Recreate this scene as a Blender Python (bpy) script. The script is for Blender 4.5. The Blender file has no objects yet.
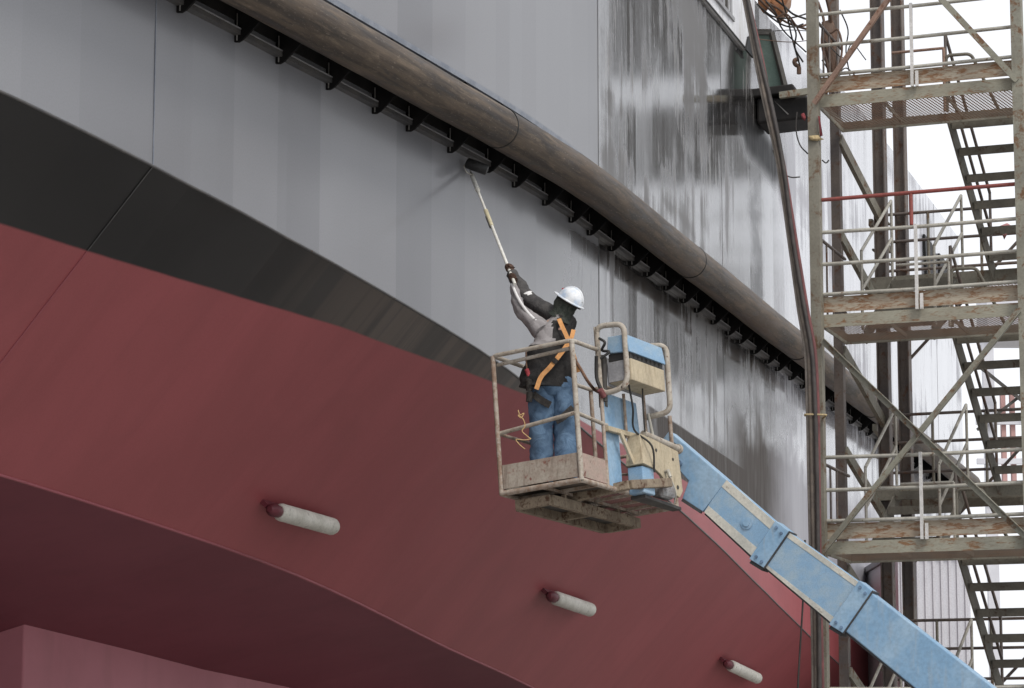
import bpy, bmesh, math, random
from mathutils import Vector, Matrix, Euler, noise as mnoise
R_ = math.radians
random.seed(7)
SC = bpy.context.scene
COL = SC.collection

# ------------------------------------------------------------------ camera, world, sun, exposure
F_PX, PITCH, CAM_Z = 2888.0, R_(8.75), 1.6
cam_d = bpy.data.cameras.new("camera"); cam = bpy.data.objects.new("camera", cam_d); COL.objects.link(cam)
cam.location = (0, 0, CAM_Z); cam.rotation_euler = (R_(90) + PITCH, 0, 0)
cam_d.sensor_width = 36.0; cam_d.lens = 36.0 * F_PX / 1024.0
cam_d.clip_start = 0.5; cam_d.clip_end = 3000
SC.camera = cam

SUN_EL, SUN_AZ = R_(52), R_(150)          # azimuth clockwise from +Y: behind the camera, to the right
w = bpy.data.worlds.new("World"); SC.world = w; w.use_nodes = True
nt = w.node_tree; bg = nt.nodes["Background"]
sky = nt.nodes.new("ShaderNodeTexSky"); sky.sky_type = 'NISHITA'; sky.sun_disc = False
sky.sun_elevation = SUN_EL; sky.sun_rotation = SUN_AZ; sky.dust_density = 3.0; sky.air_density = 1.0
hsv = nt.nodes.new("ShaderNodeHueSaturation"); hsv.inputs["Saturation"].default_value = 0.25
mixc = nt.nodes.new("ShaderNodeMix"); mixc.data_type = 'RGBA'; mixc.inputs[0].default_value = 0.72
mixc.inputs[7].default_value = (9.6, 9.75, 10.2, 1)      # even overcast layer over the clear-sky gradient
nt.links.new(sky.outputs[0], hsv.inputs["Color"]); nt.links.new(hsv.outputs[0], mixc.inputs[6])
nt.links.new(mixc.outputs[2], bg.inputs["Color"]); bg.inputs["Strength"].default_value = 0.1

sun_d = bpy.data.lights.new("sun", 'SUN'); sun_d.energy = 1.3; sun_d.angle = R_(14); sun_d.color = (1, 0.95, 0.88)
sun = bpy.data.objects.new("sun", sun_d); COL.objects.link(sun); sun.location = (10, -10, 40)
sd = Vector((math.sin(SUN_AZ) * math.cos(SUN_EL), math.cos(SUN_AZ) * math.cos(SUN_EL), math.sin(SUN_EL)))
sun.rotation_euler = (-sd).to_track_quat('-Z', 'Y').to_euler()
SC.view_settings.view_transform = 'Standard'; SC.view_settings.look = 'None'
SC.view_settings.gamma = 1.0; SC.view_settings.exposure = 0.40; SC.view_settings.use_curve_mapping = False

# ------------------------------------------------------------------ measuring helpers (survey of the photograph)
_c, _s = math.cos(PITCH), math.sin(PITCH)
def ray(x, y):
    u = (x - 512) / F_PX; v = (344 - y) / F_PX
    return Vector((u, _c - v * _s, _s + v * _c))
def at(x, y, Y):
    d = ray(x, y); s = Y / d.y
    return Vector((d.x * s, Y, CAM_Z + d.z * s))

# ------------------------------------------------------------------ object helpers
def tag(o, label=None, cat=None, group=None, kind=None):
    if label: o["label"] = label
    if cat: o["category"] = cat
    if group: o["group"] = group
    if kind: o["kind"] = kind
    return o
def empty(name, loc=(0, 0, 0), rot=(0, 0, 0)):
    o = bpy.data.objects.new(name, None); COL.objects.link(o); o.location = loc; o.rotation_euler = rot
    o.empty_display_size = 0.2
    return o
def thing(name, label, cat, loc=(0, 0, 0), rot=(0, 0, 0), group=None):
    return tag(empty(name, loc, rot), label, cat, group)

class MB:
    def __init__(self): self.v = []; self.f = []; self.m = []; self.uv = []; self.sm = []
    def add(self, vs, fs, mi=0, uvs=None, smooth=False):
        b = len(self.v); self.v += [tuple(p) for p in vs]
        for i, f in enumerate(fs):
            self.f.append(tuple(b + k for k in f)); self.m.append(mi); self.sm.append(smooth)
            self.uv.append(uvs[i] if uvs else None)
        return self
    def hexa(self, p, mi=0):       # p: 4 bottom corners, 4 top corners
        return self.add(p, [(3, 2, 1, 0), (4, 5, 6, 7), (0, 1, 5, 4), (1, 2, 6, 5), (2, 3, 7, 6), (3, 0, 4, 7)], mi)
    def box(self, c, s, mi=0, M=None):
        x, y, z = s[0] / 2, s[1] / 2, s[2] / 2; c = Vector(c)
        p = [Vector(q) for q in ((-x, -y, -z), (x, -y, -z), (x, y, -z), (-x, y, -z), (-x, -y, z), (x, -y, z), (x, y, z), (-x, y, z))]
        if M is not None: p = [M @ q for q in p]
        return self.hexa([c + q for q in p], mi)
    def bar(self, a, b, wd, ht, mi=0, up=(0, 0, 1)):   # rectangular bar from a to b
        a, b = Vector(a), Vector(b); d = (b - a).normalized(); up = Vector(up)
        if abs(d.dot(up)) > 0.98: up = Vector((0, 1, 0))
        x = d.cross(up).normalized(); z = x.cross(d)
        o = [(-wd / 2, -ht / 2), (wd / 2, -ht / 2), (wd / 2, ht / 2), (-wd / 2, ht / 2)]
        p = [a + x * i + z * j for i, j in o] + [b + x * i + z * j for i, j in o]
        return self.hexa(p, mi)
    def angle(self, a, b, wd, t, mi=0, up=(0, 0, 1), flip=1):   # L section
        a, b = Vector(a), Vector(b); d = (b - a).normalized(); up = Vector(up)
        x = d.cross(up).normalized(); z = x.cross(d)
        self.bar(a, b, t, wd, mi, up)
        o = x * flip * (wd / 2 + 0.0005) + z * (wd / 2 - t / 2)
        return self.bar(a + o, b + o, wd, t, mi, up)
    def ibeam(self, a, b, wd, t=0.012, mi=0, up=(0, 1, 0)):
        a, b = Vector(a), Vector(b); d = (b - a).normalized(); up = Vector(up)
        x = d.cross(up).normalized(); z = x.cross(d)
        self.bar(a, b, t, wd - 2 * t - .002, mi, up)
        for sg in (-1, 1):
            o = z * sg * (wd / 2 - t / 2)
            self.bar(a + o, b + o, wd, t, mi, up)
        return self
    def tube(self, pts, r, n=8, mi=0, closed=False, caps=True, uvs=False):
        pts = [Vector(p) for p in pts]; N = len(pts)
        rs = r if isinstance(r, (list, tuple)) else [r] * N
        T = []
        for i in range(N):
            if closed: d = pts[(i + 1) % N] - pts[i - 1]
            else: d = pts[min(i + 1, N - 1)] - pts[max(i - 1, 0)]
            T.append(d.normalized())
        up = Vector((0, 0, 1)) if abs(T[0].z) < .9 else Vector((0, 1, 0))
        x = T[0].cross(up).normalized(); vs = []; L = 0; Ls = []
        for i in range(N):
            if i: L += (pts[i] - pts[i - 1]).length
            Ls.append(L)
            x = (x - T[i] * x.dot(T[i])).normalized(); y = T[i].cross(x)
            for k in range(n):
                a = 2 * math.pi * k / n
                vs.append(pts[i] + (x * math.cos(a) + y * math.sin(a)) * rs[i])
        fs = []; us = []
        for i in range(N if closed else N - 1):
            j = (i + 1) % N
            for k in range(n):
                l = (k + 1) % n
                fs.append((i * n + k, i * n + l, j * n + l, j * n + k))
                us.append(((Ls[i], k / n), (Ls[i], (k + 1) / n), (Ls[j], (k + 1) / n), (Ls[j], k / n)))
        self.add(vs, fs, mi, us if uvs else None, True)
        if caps and not closed:
            self.add(vs[:n], [tuple(range(n))[::-1]], mi); self.add(vs[-n:], [tuple(range(n))], mi)
        return self
    def rings(self, rings, mi=0, cap=True, smooth=True):
        n = len(rings[0]); vs = [p for r in rings for p in r]; fs = []
        for i in range(len(rings) - 1):
            for k in range(n):
                l = (k + 1) % n
                fs.append((i * n + k, i * n + l, (i + 1) * n + l, (i + 1) * n + k))
        self.add(vs, fs, mi, None, smooth)
        if cap:
            self.add(rings[0], [tuple(range(n))[::-1]], mi, None, smooth); self.add(rings[-1], [tuple(range(n))], mi, None, smooth)
        return self
    def prism(self, poly, d, mi=0):     # polygon (3-D points) extruded by vector d
        n = len(poly); d = Vector(d); P = [Vector(p) for p in poly]
        vs = P + [p + d for p in P]
        fs = [tuple(range(n))[::-1], tuple(range(n, 2 * n))] + [(k, (k + 1) % n, n + (k + 1) % n, n + k) for k in range(n)]
        return self.add(vs, fs, mi)
    def build(self, name, mats, parent=None, bevel=0, weld=False):
        me = bpy.data.meshes.new(name); me.from_pydata(self.v, [], self.f)
        for m in (mats if isinstance(mats, (list, tuple)) else [mats]): me.materials.append(m)
        for p, mi, s in zip(me.polygons, self.m, self.sm): p.material_index = mi; p.use_smooth = s
        if any(u is not None for u in self.uv):
            ul = me.uv_layers.new(name="UVMap")
            for p, u in zip(me.polygons, self.uv):
                if u:
                    for li, q in zip(p.loop_indices, u): ul.data[li].uv = q
        bm = bmesh.new(); bm.from_mesh(me)
        if weld: bmesh.ops.remove_doubles(bm, verts=bm.verts, dist=1e-5)
        if weld != 'keep': bmesh.ops.recalc_face_normals(bm, faces=bm.faces)
        bm.to_mesh(me); bm.free(); me.update()
        o = bpy.data.objects.new(name, me); COL.objects.link(o)
        if parent is not None: o.parent = parent
        if bevel:
            b = o.modifiers.new("bevel", 'BEVEL'); b.width = bevel; b.segments = 2; b.limit_method = 'ANGLE'
        return o

def smooth_path(pts, n=6):
    pts = [Vector(p) for p in pts]; out = []
    P = [pts[0] * 2 - pts[1]] + pts + [pts[-1] * 2 - pts[-2]]
    for i in range(1, len(P) - 2):
        for k in range(n):
            t = k / n; a, b, c, d = P[i - 1], P[i], P[i + 1], P[i + 2]
            out.append(0.5 * (2 * b + (c - a) * t + (2 * a - 5 * b + 4 * c - d) * t * t + (3 * b - a - 3 * c + d) * t ** 3))
    out.append(pts[-1]); return out
def round_loop(corners, r, n=5, closed=True):
    C = [Vector(c) for c in corners]; out = []; N = len(C)
    for i in range(N):
        if not closed and i in (0, N - 1): out.append(C[i]); continue
        a = (C[i - 1] - C[i]).normalized(); b = (C[(i + 1) % N] - C[i]).normalized()
        p, q = C[i] + a * r, C[i] + b * r
        for k in range(n + 1):
            t = k / n; out.append(p * (1 - t) ** 2 + C[i] * 2 * t * (1 - t) + q * t * t)
    return out

# ------------------------------------------------------------------ materials
class NT:
    def __init__(self, name):
        self.mat = bpy.data.materials.new(name); self.mat.use_nodes = True
        self.t = self.mat.node_tree; self.b = self.t.nodes["Principled BSDF"]; self.out = self.t.nodes["Material Output"]
    def n(self, typ, **kw):
        o = self.t.nodes.new(typ)
        for k, v in kw.items(): setattr(o, k, v)
        return o
    def l(self, a, b): self.t.links.new(a, b)
    def put(self, sock, v):
        if hasattr(v, "is_output") or hasattr(v, "links"): self.l(v, sock)
        else:
            if isinstance(v, tuple) and len(v) == 3 and sock.type == 'RGBA': v = v + (1,)
            sock.default_value = v
    def coord(self, kind="Object", scale=(1, 1, 1), loc=(0, 0, 0)):
        tc = self.n("ShaderNodeTexCoord"); m = self.n("ShaderNodeMapping")
        self.l(tc.outputs[kind], m.inputs[0]); m.inputs["Scale"].default_value = scale; m.inputs["Location"].default_value = loc
        return m.outputs[0]
    def noise(self, vec, scale, detail=4, rough=.55, dist=0):
        o = self.n("ShaderNodeTexNoise"); self.l(vec, o.inputs["Vector"])
        o.inputs["Scale"].default_value = scale; o.inputs["Detail"].default_value = detail
        o.inputs["Roughness"].default_value = rough; o.inputs["Distortion"].default_value = dist
        return o.outputs["Fac"]
    def ramp(self, v, a, b, lo=0., hi=1., smooth=True):
        o = self.n("ShaderNodeMapRange"); o.interpolation_type = 'SMOOTHSTEP' if smooth else 'LINEAR'
        self.put(o.inputs[0], v); o.inputs[1].default_value = a; o.inputs[2].default_value = b
        o.inputs[3].default_value = lo; o.inputs[4].default_value = hi
        return o.outputs[0]
    def mix(self, f, a, b):
        o = self.n("ShaderNodeMix"); o.data_type = 'RGBA'
        self.put(o.inputs[0], f); self.put(o.inputs[6], a); self.put(o.inputs[7], b); return o.outputs[2]
    def mixf(self, f, a, b):
        o = self.n("ShaderNodeMix"); self.put(o.inputs[0], f); self.put(o.inputs[2], a); self.put(o.inputs[3], b); return o.outputs[0]
    def math(self, op, a, b=0., c=None, clamp=False):
        o = self.n("ShaderNodeMath"); o.operation = op; o.use_clamp = clamp
        self.put(o.inputs[0], a); self.put(o.inputs[1], b)
        if c is not None: self.put(o.inputs[2], c)
        return o.outputs[0]
    def bump(self, h, strength, dist=.01, prev=None):
        o = self.n("ShaderNodeBump"); o.inputs["Strength"].default_value = strength; o.inputs["Distance"].default_value = dist
        self.l(h, o.inputs["Height"])
        if prev is not None: self.l(prev, o.inputs["Normal"])
        self.l(o.outputs[0], self.b.inputs["Normal"]); return o.outputs[0]
    def set(self, **kw):
        for k, v in kw.items(): self.put(self.b.inputs[k], v)
        return self

def worn(name, base, second=None, rust=None, scale=3., amount=.5, rust_amt=.55, rough=.6, metal=0., bump=.25, fine=40., stretch=(1, 1, 1), grime=None, spec=.4):
    """paint or steel with cloudy variation, rust/wear patches, fine grain and bump"""
    t = NT(name); v = t.coord("Object", stretch)
    n1 = t.noise(v, scale, 6, .6); n2 = t.noise(v, scale * 2.7, 6, .65, .6); n3 = t.noise(v, fine, 3, .6)
    second = second or tuple(c * .72 for c in base)
    col = t.mix(t.ramp(n1, amount - .15, amount + .15), base, second)
    rg = rough
    if rust:
        k = t.ramp(t.math('ADD', t.math('MULTIPLY', n2, .8), t.math('MULTIPLY', n3, .2)), rust_amt - .03, rust_amt + .10)
        n4 = t.noise(v, scale * 9, 3)
        col = t.mix(k, col, t.mix(n4, rust, tuple(c * .5 for c in rust)))
        rg = t.mixf(k, rough, .9)
    if grime:
        n5 = t.noise(t.coord("Object", (stretch[0] * 4, stretch[1] * 4, stretch[2] * .6)), scale * 1.3, 5)
        col = t.mix(t.ramp(n5, .5, .72), col, grime)
    col = t.mix(t.ramp(n3, .3, .75, 0, .35), col, t.mix(.5, col, (0, 0, 0)))
    t.set(**{"Base Color": col, "Roughness": rg, "Metallic": metal, "Specular IOR Level": spec})
    if bump: t.bump(t.math('ADD', t.math('MULTIPLY', n2, .6), t.math('MULTIPLY', n3, .4)), bump, .01)
    return t.mat

def hull_paint(side=True):
    t = NT("hull_paint" if side else "hull_paint_below")
    uv = t.coord("UV"); sep = t.n("ShaderNodeSeparateXYZ"); t.l(uv, sep.inputs[0]); S, Z = sep.outputs[0], sep.outputs[1]
    big = t.noise(t.coord("UV", (.16, .42, 1), (3.1, 1.7, 0)), 1., 4, .6, .4)
    streak = t.noise(t.coord("UV", (3.2, .22, 1)), 1., 5, .6, .3)
    fine = t.noise(t.coord("UV", (14, .9, 1), (7, 2, 0)), 1., 5, .65, .5)
    cloud = t.noise(t.coord("UV", (.9, .7, 1), (1, 9, 0)), 1., 6, .65, .8)
    grain = t.noise(t.coord("UV"), 55., 3, .6)
    # each plate strip between frames gets a slightly different tone at random
    wn = t.n("ShaderNodeTexWhiteNoise"); wn.noise_dimensions = '1D'
    t.l(t.math('FLOOR', t.math('MULTIPLY', S, 1.11)), wn.inputs["W"]); strip = wn.outputs["Value"]
    # fresh paint on the after part, old dull paint beyond the butt at 10.4 m (and under the fender from 6.5 m on)
    edge = t.math('ADD', S, t.math('MULTIPLY', t.math('SUBTRACT', cloud, .5), 2.0))
    old_top = t.ramp(S, 10.38, 10.44); below = t.ramp(Z, 8.25, 8.15)
    old_bot = t.ramp(edge, 6.5, 12.0)
    old = t.mixf(below, old_top, old_bot)
    fresh = t.mix(strip, (.170, .173, .187), (.232, .235, .250)) if side else t.mix(strip, (.006, .006, .0065), (.011, .0105, .0105))
    oldc = t.mix(t.ramp(streak, .35, .65), (.026, .0245, .0235), (.046, .044, .044))
    bandz = t.math('ADD', Z, t.math('MULTIPLY', t.math('SUBTRACT', big, .5), 3.0))
    oldbrown_refl = t.ramp(t.math('ADD', t.math('MULTIPLY', big, .7), t.math('MULTIPLY', streak, .5)), .60, .72)  # brown old paint, its patches also stand in for dark reflections
    oldc = t.mix(t.math('MULTIPLY', oldbrown_refl, .8), oldc, (.044, .035, .027))
    chalk = t.math('MULTIPLY', t.ramp(t.math('ADD', t.math('MULTIPLY', fine, .6), t.math('MULTIPLY', cloud, .4)), .56, .645), old)
    black = t.mix(old, fresh, oldc)
    black = t.mix(t.math('MULTIPLY', chalk, .7), black, (.30, .29, .28))
    if not side: black = t.mix(t.math('MULTIPLY', t.ramp(S, .5, 4.5), t.ramp(streak, .42, .6, .25, .9)), black, (.085, .063, .050))  # brown streaks paint in warm reflections on the lower black band
    # dull brown strip of undercoat just over the waterline of the forward part
    wl = t.math('SUBTRACT', 6.12, t.math('MULTIPLY', t.math('MAXIMUM', t.math('SUBTRACT', S, 3.), 0.), .028))
    wl = t.math('ADD', wl, t.math('MULTIPLY', t.math('SUBTRACT', cloud, .5), .015))
    up = t.math('SUBTRACT', Z, wl)
    band = t.math('MULTIPLY', t.ramp(up, .74, .70), t.ramp(edge, 12.5, 13.4))
    patch = t.math('MULTIPLY', t.ramp(t.math('ADD', up, t.math('MULTIPLY', cloud, 2.2)), 3.0, 2.2), t.ramp(edge, 17, 19.5))
    band = t.math('MAXIMUM', band, patch)
    black = t.mix(t.math('MULTIPLY', band, .85), black, t.mix(t.ramp(fine, .4, .7), (.060, .050, .043), (.11, .10, .095)))
    # dark reflections painted on round the mooring platform, and a streak below it
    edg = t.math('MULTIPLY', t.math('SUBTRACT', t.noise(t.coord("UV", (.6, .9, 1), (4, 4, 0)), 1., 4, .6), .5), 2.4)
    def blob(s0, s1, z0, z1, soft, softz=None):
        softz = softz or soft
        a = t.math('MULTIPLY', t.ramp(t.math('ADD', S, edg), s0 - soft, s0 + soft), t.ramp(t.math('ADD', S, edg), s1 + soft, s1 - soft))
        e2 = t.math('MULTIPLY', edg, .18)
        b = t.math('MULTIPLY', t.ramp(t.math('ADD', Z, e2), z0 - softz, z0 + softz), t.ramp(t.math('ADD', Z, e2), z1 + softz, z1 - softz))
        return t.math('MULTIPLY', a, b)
    dull = t.math('MAXIMUM', t.math('MULTIPLY', blob(19.0, 22.6, 11.35, 12.0, .5, .2), .95), t.math('MULTIPLY', blob(20.1, 20.7, 8.8, 11.2, .45, .5), .6))  # dull masks the painted-on dark reflections
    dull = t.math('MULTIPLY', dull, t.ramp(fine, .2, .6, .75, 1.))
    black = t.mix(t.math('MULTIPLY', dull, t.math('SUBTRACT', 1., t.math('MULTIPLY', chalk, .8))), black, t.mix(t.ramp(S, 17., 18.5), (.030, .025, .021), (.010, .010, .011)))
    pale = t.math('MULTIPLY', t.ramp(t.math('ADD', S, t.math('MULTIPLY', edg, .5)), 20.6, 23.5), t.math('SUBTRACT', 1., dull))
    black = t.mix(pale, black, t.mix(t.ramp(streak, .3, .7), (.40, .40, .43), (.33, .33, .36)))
    red1 = t.mix(t.ramp(cloud, .3, .7), (.328, .083, .090), (.286, .073, .078))
    red1 = t.mix(t.math('MULTIPLY', t.ramp(streak, .45, .75), .35), red1, (.25, .060, .068))
    isred = t.ramp(up, .012, -.012)
    col = t.mix(isred, black, red1)
    col = t.mix(t.ramp(grain, .35, .8, 0, .25), col, t.mix(.4, col, (0, 0, 0)))
    rf = t.mixf(strip, .34, .42)
    ro = t.mixf(t.ramp(streak, .3, .7), .07, .13)
    ro = t.mixf(oldbrown_refl, ro, .40); ro = t.mixf(chalk, ro, .6)
    rr = t.mixf(old, rf, ro); rr = t.mixf(t.math('MAXIMUM', band, dull), rr, .6); rr = t.mixf(isred, rr, .5)
    t.set(**{"Base Color": col, "Roughness": rr, "Specular IOR Level": t.mixf(isred, t.mixf(t.math('MAXIMUM', band, dull), t.mixf(old, .45, .8) if side else .4, .12), .3),
             "Coat Weight": t.math('MULTIPLY', t.math('SUBTRACT', 1., isred), t.mixf(t.math('MAXIMUM', t.math('MAXIMUM', band, dull), t.math('MULTIPLY', oldbrown_refl, old)), t.mixf(old, .32, .75) if side else .12, .0)), "Coat Roughness": t.mixf(old, .16, .085) if side else .10, "Coat IOR": 1.7})
    h = t.math('ADD', t.math('MULTIPLY', streak, t.mixf(old, .25, 1.0)), t.math('MULTIPLY', fine, t.mixf(old, .05, .30)))
    b1 = t.bump(h, .22, .006)
    t.bump(grain, .10, .002, b1)
    return t.mat

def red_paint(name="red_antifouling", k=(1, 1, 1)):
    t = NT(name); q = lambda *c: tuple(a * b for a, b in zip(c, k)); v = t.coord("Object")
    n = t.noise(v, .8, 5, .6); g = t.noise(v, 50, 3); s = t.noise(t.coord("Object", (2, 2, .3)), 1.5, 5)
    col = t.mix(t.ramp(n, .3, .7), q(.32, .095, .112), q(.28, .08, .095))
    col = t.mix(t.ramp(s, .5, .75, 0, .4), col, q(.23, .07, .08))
    t.set(**{"Base Color": col, "Roughness": .5, "Specular IOR Level": .3}); t.bump(g, .1, .002); return t.mat

def pipe_steel():
    t = NT("fender_steel"); 
    a = t.noise(t.coord("UV", (.35, 9, 1)), 1.6, 6, .65, .3); b = t.noise(t.coord("UV", (.55, 5, 1)), 2.2, 6, .72, .35)
    c = t.noise(t.coord("UV", (6, 30, 1)), 2., 4, .6); d = t.noise(t.coord("UV", (.25, 1, 1)), 1.1, 3)
    col = t.mix(t.ramp(a, .35, .65), (.026, .019, .014), (.100, .074, .052))
    col = t.mix(t.ramp(b, .48, .70, 0, .9), col, (.175, .135, .098)); col = t.mix(t.ramp(b, .46, .34), col, (.024, .019, .016))
    col = t.mix(t.ramp(c, .58, .72, 0, .7), col, (.23, .19, .155)); col = t.mix(t.ramp(d, .5, .7, 0, .5), col, (.085, .052, .030))
    t.set(**{"Base Color": col, "Roughness": t.ramp(b, .3, .7, .48, .72), "Specular IOR Level": .45})
    t.bump(t.math('ADD', a, t.math('MULTIPLY', c, .5)), .35, .008); return t.mat

def grating(name, c1, c2, pitch=.045):
    """expanded-metal walkway mesh: real holes"""
    t = NT(name); v = t.coord("Object"); sep = t.n("ShaderNodeSeparateXYZ"); t.l(v, sep.inputs[0])
    def tri(s): return t.math('ABSOLUTE', t.math('SUBTRACT', t.math('FRACT', t.math('MULTIPLY', s, 1 / pitch)), .5))
    row = t.math('FLOOR', t.math('MULTIPLY', sep.outputs[1], 1 / pitch))
    sh = t.math('MULTIPLY', row, pitch * .5)
    hx = tri(t.math('ADD', sep.outputs[0], sh)); hy = tri(sep.outputs[1])
    hole = t.math('MULTIPLY', t.math('LESS_THAN', hx, .30), t.math('LESS_THAN', hy, .26))
    n = t.noise(v, 3., 5); t.set(**{"Base Color": t.mix(t.ramp(n, .4, .6), c1, c2), "Roughness": .8})
    tr = t.n("ShaderNodeBsdfTransparent"); mx = t.n("ShaderNodeMixShader")
    t.l(hole, mx.inputs[0]); t.l(t.b.outputs[0], mx.inputs[1]); t.l(tr.outputs[0], mx.inputs[2]); t.l(mx.outputs[0], t.out.inputs[0])
    return t.mat

def cloth(name, c1, c2, scale=12, fine=90, rough=.85, bump=.6):
    t = NT(name); v = t.coord("Object"); n = t.noise(v, scale, 5, .6, .8); f = t.noise(v, fine, 3)
    t.set(**{"Base Color": t.mix(t.ramp(n, .35, .65), c1, c2), "Roughness": rough, "Specular IOR Level": .2})
    t.bump(t.math('ADD', n, t.math('MULTIPLY', f, .2)), bump, .03); return t.mat

M = {}
M['hull'] = hull_paint(); M['hull_below'] = hull_paint(False); M['red'] = red_paint(); M['red_shaded'] = red_paint("shaded_red_bottom_paint", (.62, .55, .62)); M['red_lit'] = red_paint("lit_red_paint", (1.45, 1.9, 1.9)); M['pipe'] = pipe_steel()
M['bracket'] = worn("black_bracket_paint", (.012, .0115, .012), (.02, .019, .019), None, 5, .5, rough=.9, bump=.2, spec=.08)
M['darkmatt'] = worn("black_plate_and_shade", (.012, .011, .011), (.022, .02, .019), None, 5, .5, rough=.6, bump=.2, spec=.3)
M['flange'] = worn("flange_paint", (.075, .075, .078), (.11, .105, .10), (.14, .10, .075), 4, .5, .62, rough=.45, bump=.15)
M['flange_top'] = worn("pale_flange_paint", (.16, .18, .22), (.24, .26, .30), (.10, .08, .07), 4, .5, .66, rough=.4, bump=.15)
M['weld'] = worn("bare_weld_metal", (.30, .29, .28), (.18, .17, .16), (.16, .10, .07), 9, .5, .6, rough=.5, bump=.3)
M['darkweld'] = worn("dark_butt_joint", (.012, .012, .012), None, None, 9, .5, rough=.6, bump=.2)
M['white'] = worn("white_ship_paint", (.72, .73, .75), (.60, .60, .62), (.28, .17, .10), 1.5, .55, .68, rough=.45, bump=.1, grime=(.50, .49, .47))
M['scaff'] = worn("grey_green_steel", (.29, .28, .225), (.22, .21, .17), (.24, .135, .075), 2.4, .5, .535, rough=.65, bump=.3)
M['scaff_beam'] = worn("grey_green_edge_beam", (.35, .335, .265), (.29, .265, .205), (.33, .185, .10), 3., .5, .545, rough=.65, bump=.3, stretch=(.6, .6, 2.))
M['scaff_rust'] = worn("rusty_painted_edge", (.44, .385, .30), (.36, .29, .215), (.36, .20, .11), 4., .5, .495, rough=.7, bump=.35, stretch=(.5, .5, 2.))
M['post_dark'] = worn("dark_weathered_post", (.165, .135, .115), (.105, .09, .085), (.18, .095, .06), 2.0, .5, .56, rough=.6, bump=.3)
M['post_green'] = worn("dull_green_post", (.25, .235, .19), (.185, .17, .135), (.20, .12, .07), 2.2, .5, .56, rough=.65, bump=.3)
M['rail'] = worn("galvanised_rail", (.50, .48, .42), (.38, .36, .31), (.26, .16, .10), 4., .5, .60, rough=.5, bump=.2, metal=.25)
M['rail_white'] = worn("chalky_white_stanchion", (.72, .70, .68), (.58, .56, .53), (.3, .2, .14), 5., .5, .66, rough=.6, bump=.2)
M['rail_red'] = worn("faded_red_rail", (.30, .075, .062), (.24, .07, .06), (.2, .12, .09), 5., .5, .62, rough=.6, bump=.2)
M['pinkbrace'] = worn("rusty_pink_brace", (.34, .22, .165), (.27, .18, .14), (.25, .12, .07), 5., .5, .55, rough=.7, bump=.2)
M['tread'] = worn("dark_stair_tread", (.20, .185, .15), (.14, .13, .105), (.12, .075, .05), 3., .5, .58, rough=.7, bump=.3)
M['grate'] = grating("walkway_mesh", (.27, .19, .145), (.33, .205, .14))
M['grate_dark'] = grating("basket_floor_mesh", (.10, .085, .07), (.15, .11, .08), .035)
M['blue'] = worn("boom_blue_paint", (.215, .37, .54), (.31, .45, .585), (.46, .48, .48), 3.2, .50, .66, rough=.5, bump=.12, fine=26, grime=(.28, .39, .50))
M['bluewear'] = worn("scuffed_blue_paint", (.235, .385, .55), (.33, .44, .53), (.56, .56, .53), 2.4, .55, .63, rough=.55, bump=.15, stretch=(2.2, .35, 2.2))
M['wearpad'] = worn("scraped_boom_edge", (.62, .60, .53), (.46, .46, .42), (.30, .22, .15), 3.5, .5, .60, rough=.55, bump=.2)
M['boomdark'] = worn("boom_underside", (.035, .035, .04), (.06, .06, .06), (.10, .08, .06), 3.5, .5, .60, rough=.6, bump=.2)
M['beige'] = worn("beige_machine_paint", (.53, .45, .315), (.44, .375, .265), (.20, .10, .05), 4., .5, .66, rough=.6, bump=.2, grime=(.38, .31, .21))
M['beige_dirty'] = worn("dirty_beige_steel", (.29, .235, .17), (.20, .155, .11), (.14, .08, .05), 5., .5, .53, rough=.75, bump=.3)
M['toe'] = worn("splashed_toe_board", (.42, .375, .315), (.33, .27, .22), (.30, .12, .09), 5., .5, .58, rough=.75, bump=.3, grime=(.26, .21, .17))
M['toe_red'] = worn("reddish_toe_board", (.40, .295, .25), (.34, .28, .23), (.22, .09, .07), 5., .5, .6, rough=.75, bump=.3)
M['tuberail'] = worn("paint_spattered_rail", (.47, .43, .37), (.36, .31, .25), (.24, .135, .085), 9., .5, .57, rough=.65, bump=.35)
M['tuberail2'] = worn("brown_spattered_post", (.42, .36, .30), (.25, .17, .12), (.56, .52, .46), 14., .5, .56, rough=.7, bump=.35)
M['greybox'] = worn("grey_machine_paint", (.33, .33, .34), (.26, .26, .27), (.2, .15, .11), 5., .5, .64, rough=.6, bump=.2)
M['dark'] = worn("dark_rubber", (.03, .03, .03), (.045, .043, .04), None, 8., .5, rough=.7, bump=.25)
M['darkgrease'] = worn("greasy_steel", (.075, .07, .062), (.05, .046, .042), (.13, .08, .05), 6., .5, .6, rough=.6, bump=.3)
M['bolt'] = worn("bolt_steel", (.16, .25, .38), (.10, .15, .22), None, 20., .5, rough=.5, bump=.1)
M['anode'] = worn("pale_zinc", (.66, .65, .59), (.55, .54, .48), (.36, .34, .30), 4., .5, .60, rough=.7, bump=.4, fine=30)
M['capred'] = worn("wine_red_cap", (.15, .030, .042), (.10, .022, .03), None, 9., .5, rough=.5, bump=.4)
M['green'] = worn("green_grey_steel", (.20, .27, .235), (.155, .225, .195), (.25, .24, .2), 4., .5, .64, rough=.55, bump=.2)
M['canvas'] = worn("rust_orange_canvas", (.42, .19, .085), (.32, .15, .08), (.6, .45, .3), 7., .5, .62, rough=.9, bump=.5)
M['canvas2'] = worn("pale_brown_canvas", (.45, .30, .22), (.36, .23, .16), (.6, .52, .45), 7., .5, .6, rough=.9, bump=.5)
M['cable'] = worn("black_cable", (.035, .032, .03), (.06, .055, .05), None, 9., .5, rough=.6, bump=.1)
M['cable_brown'] = worn("brown_cable", (.16, .095, .065), (.11, .07, .05), None, 9., .5, rough=.7, bump=.1)
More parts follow.
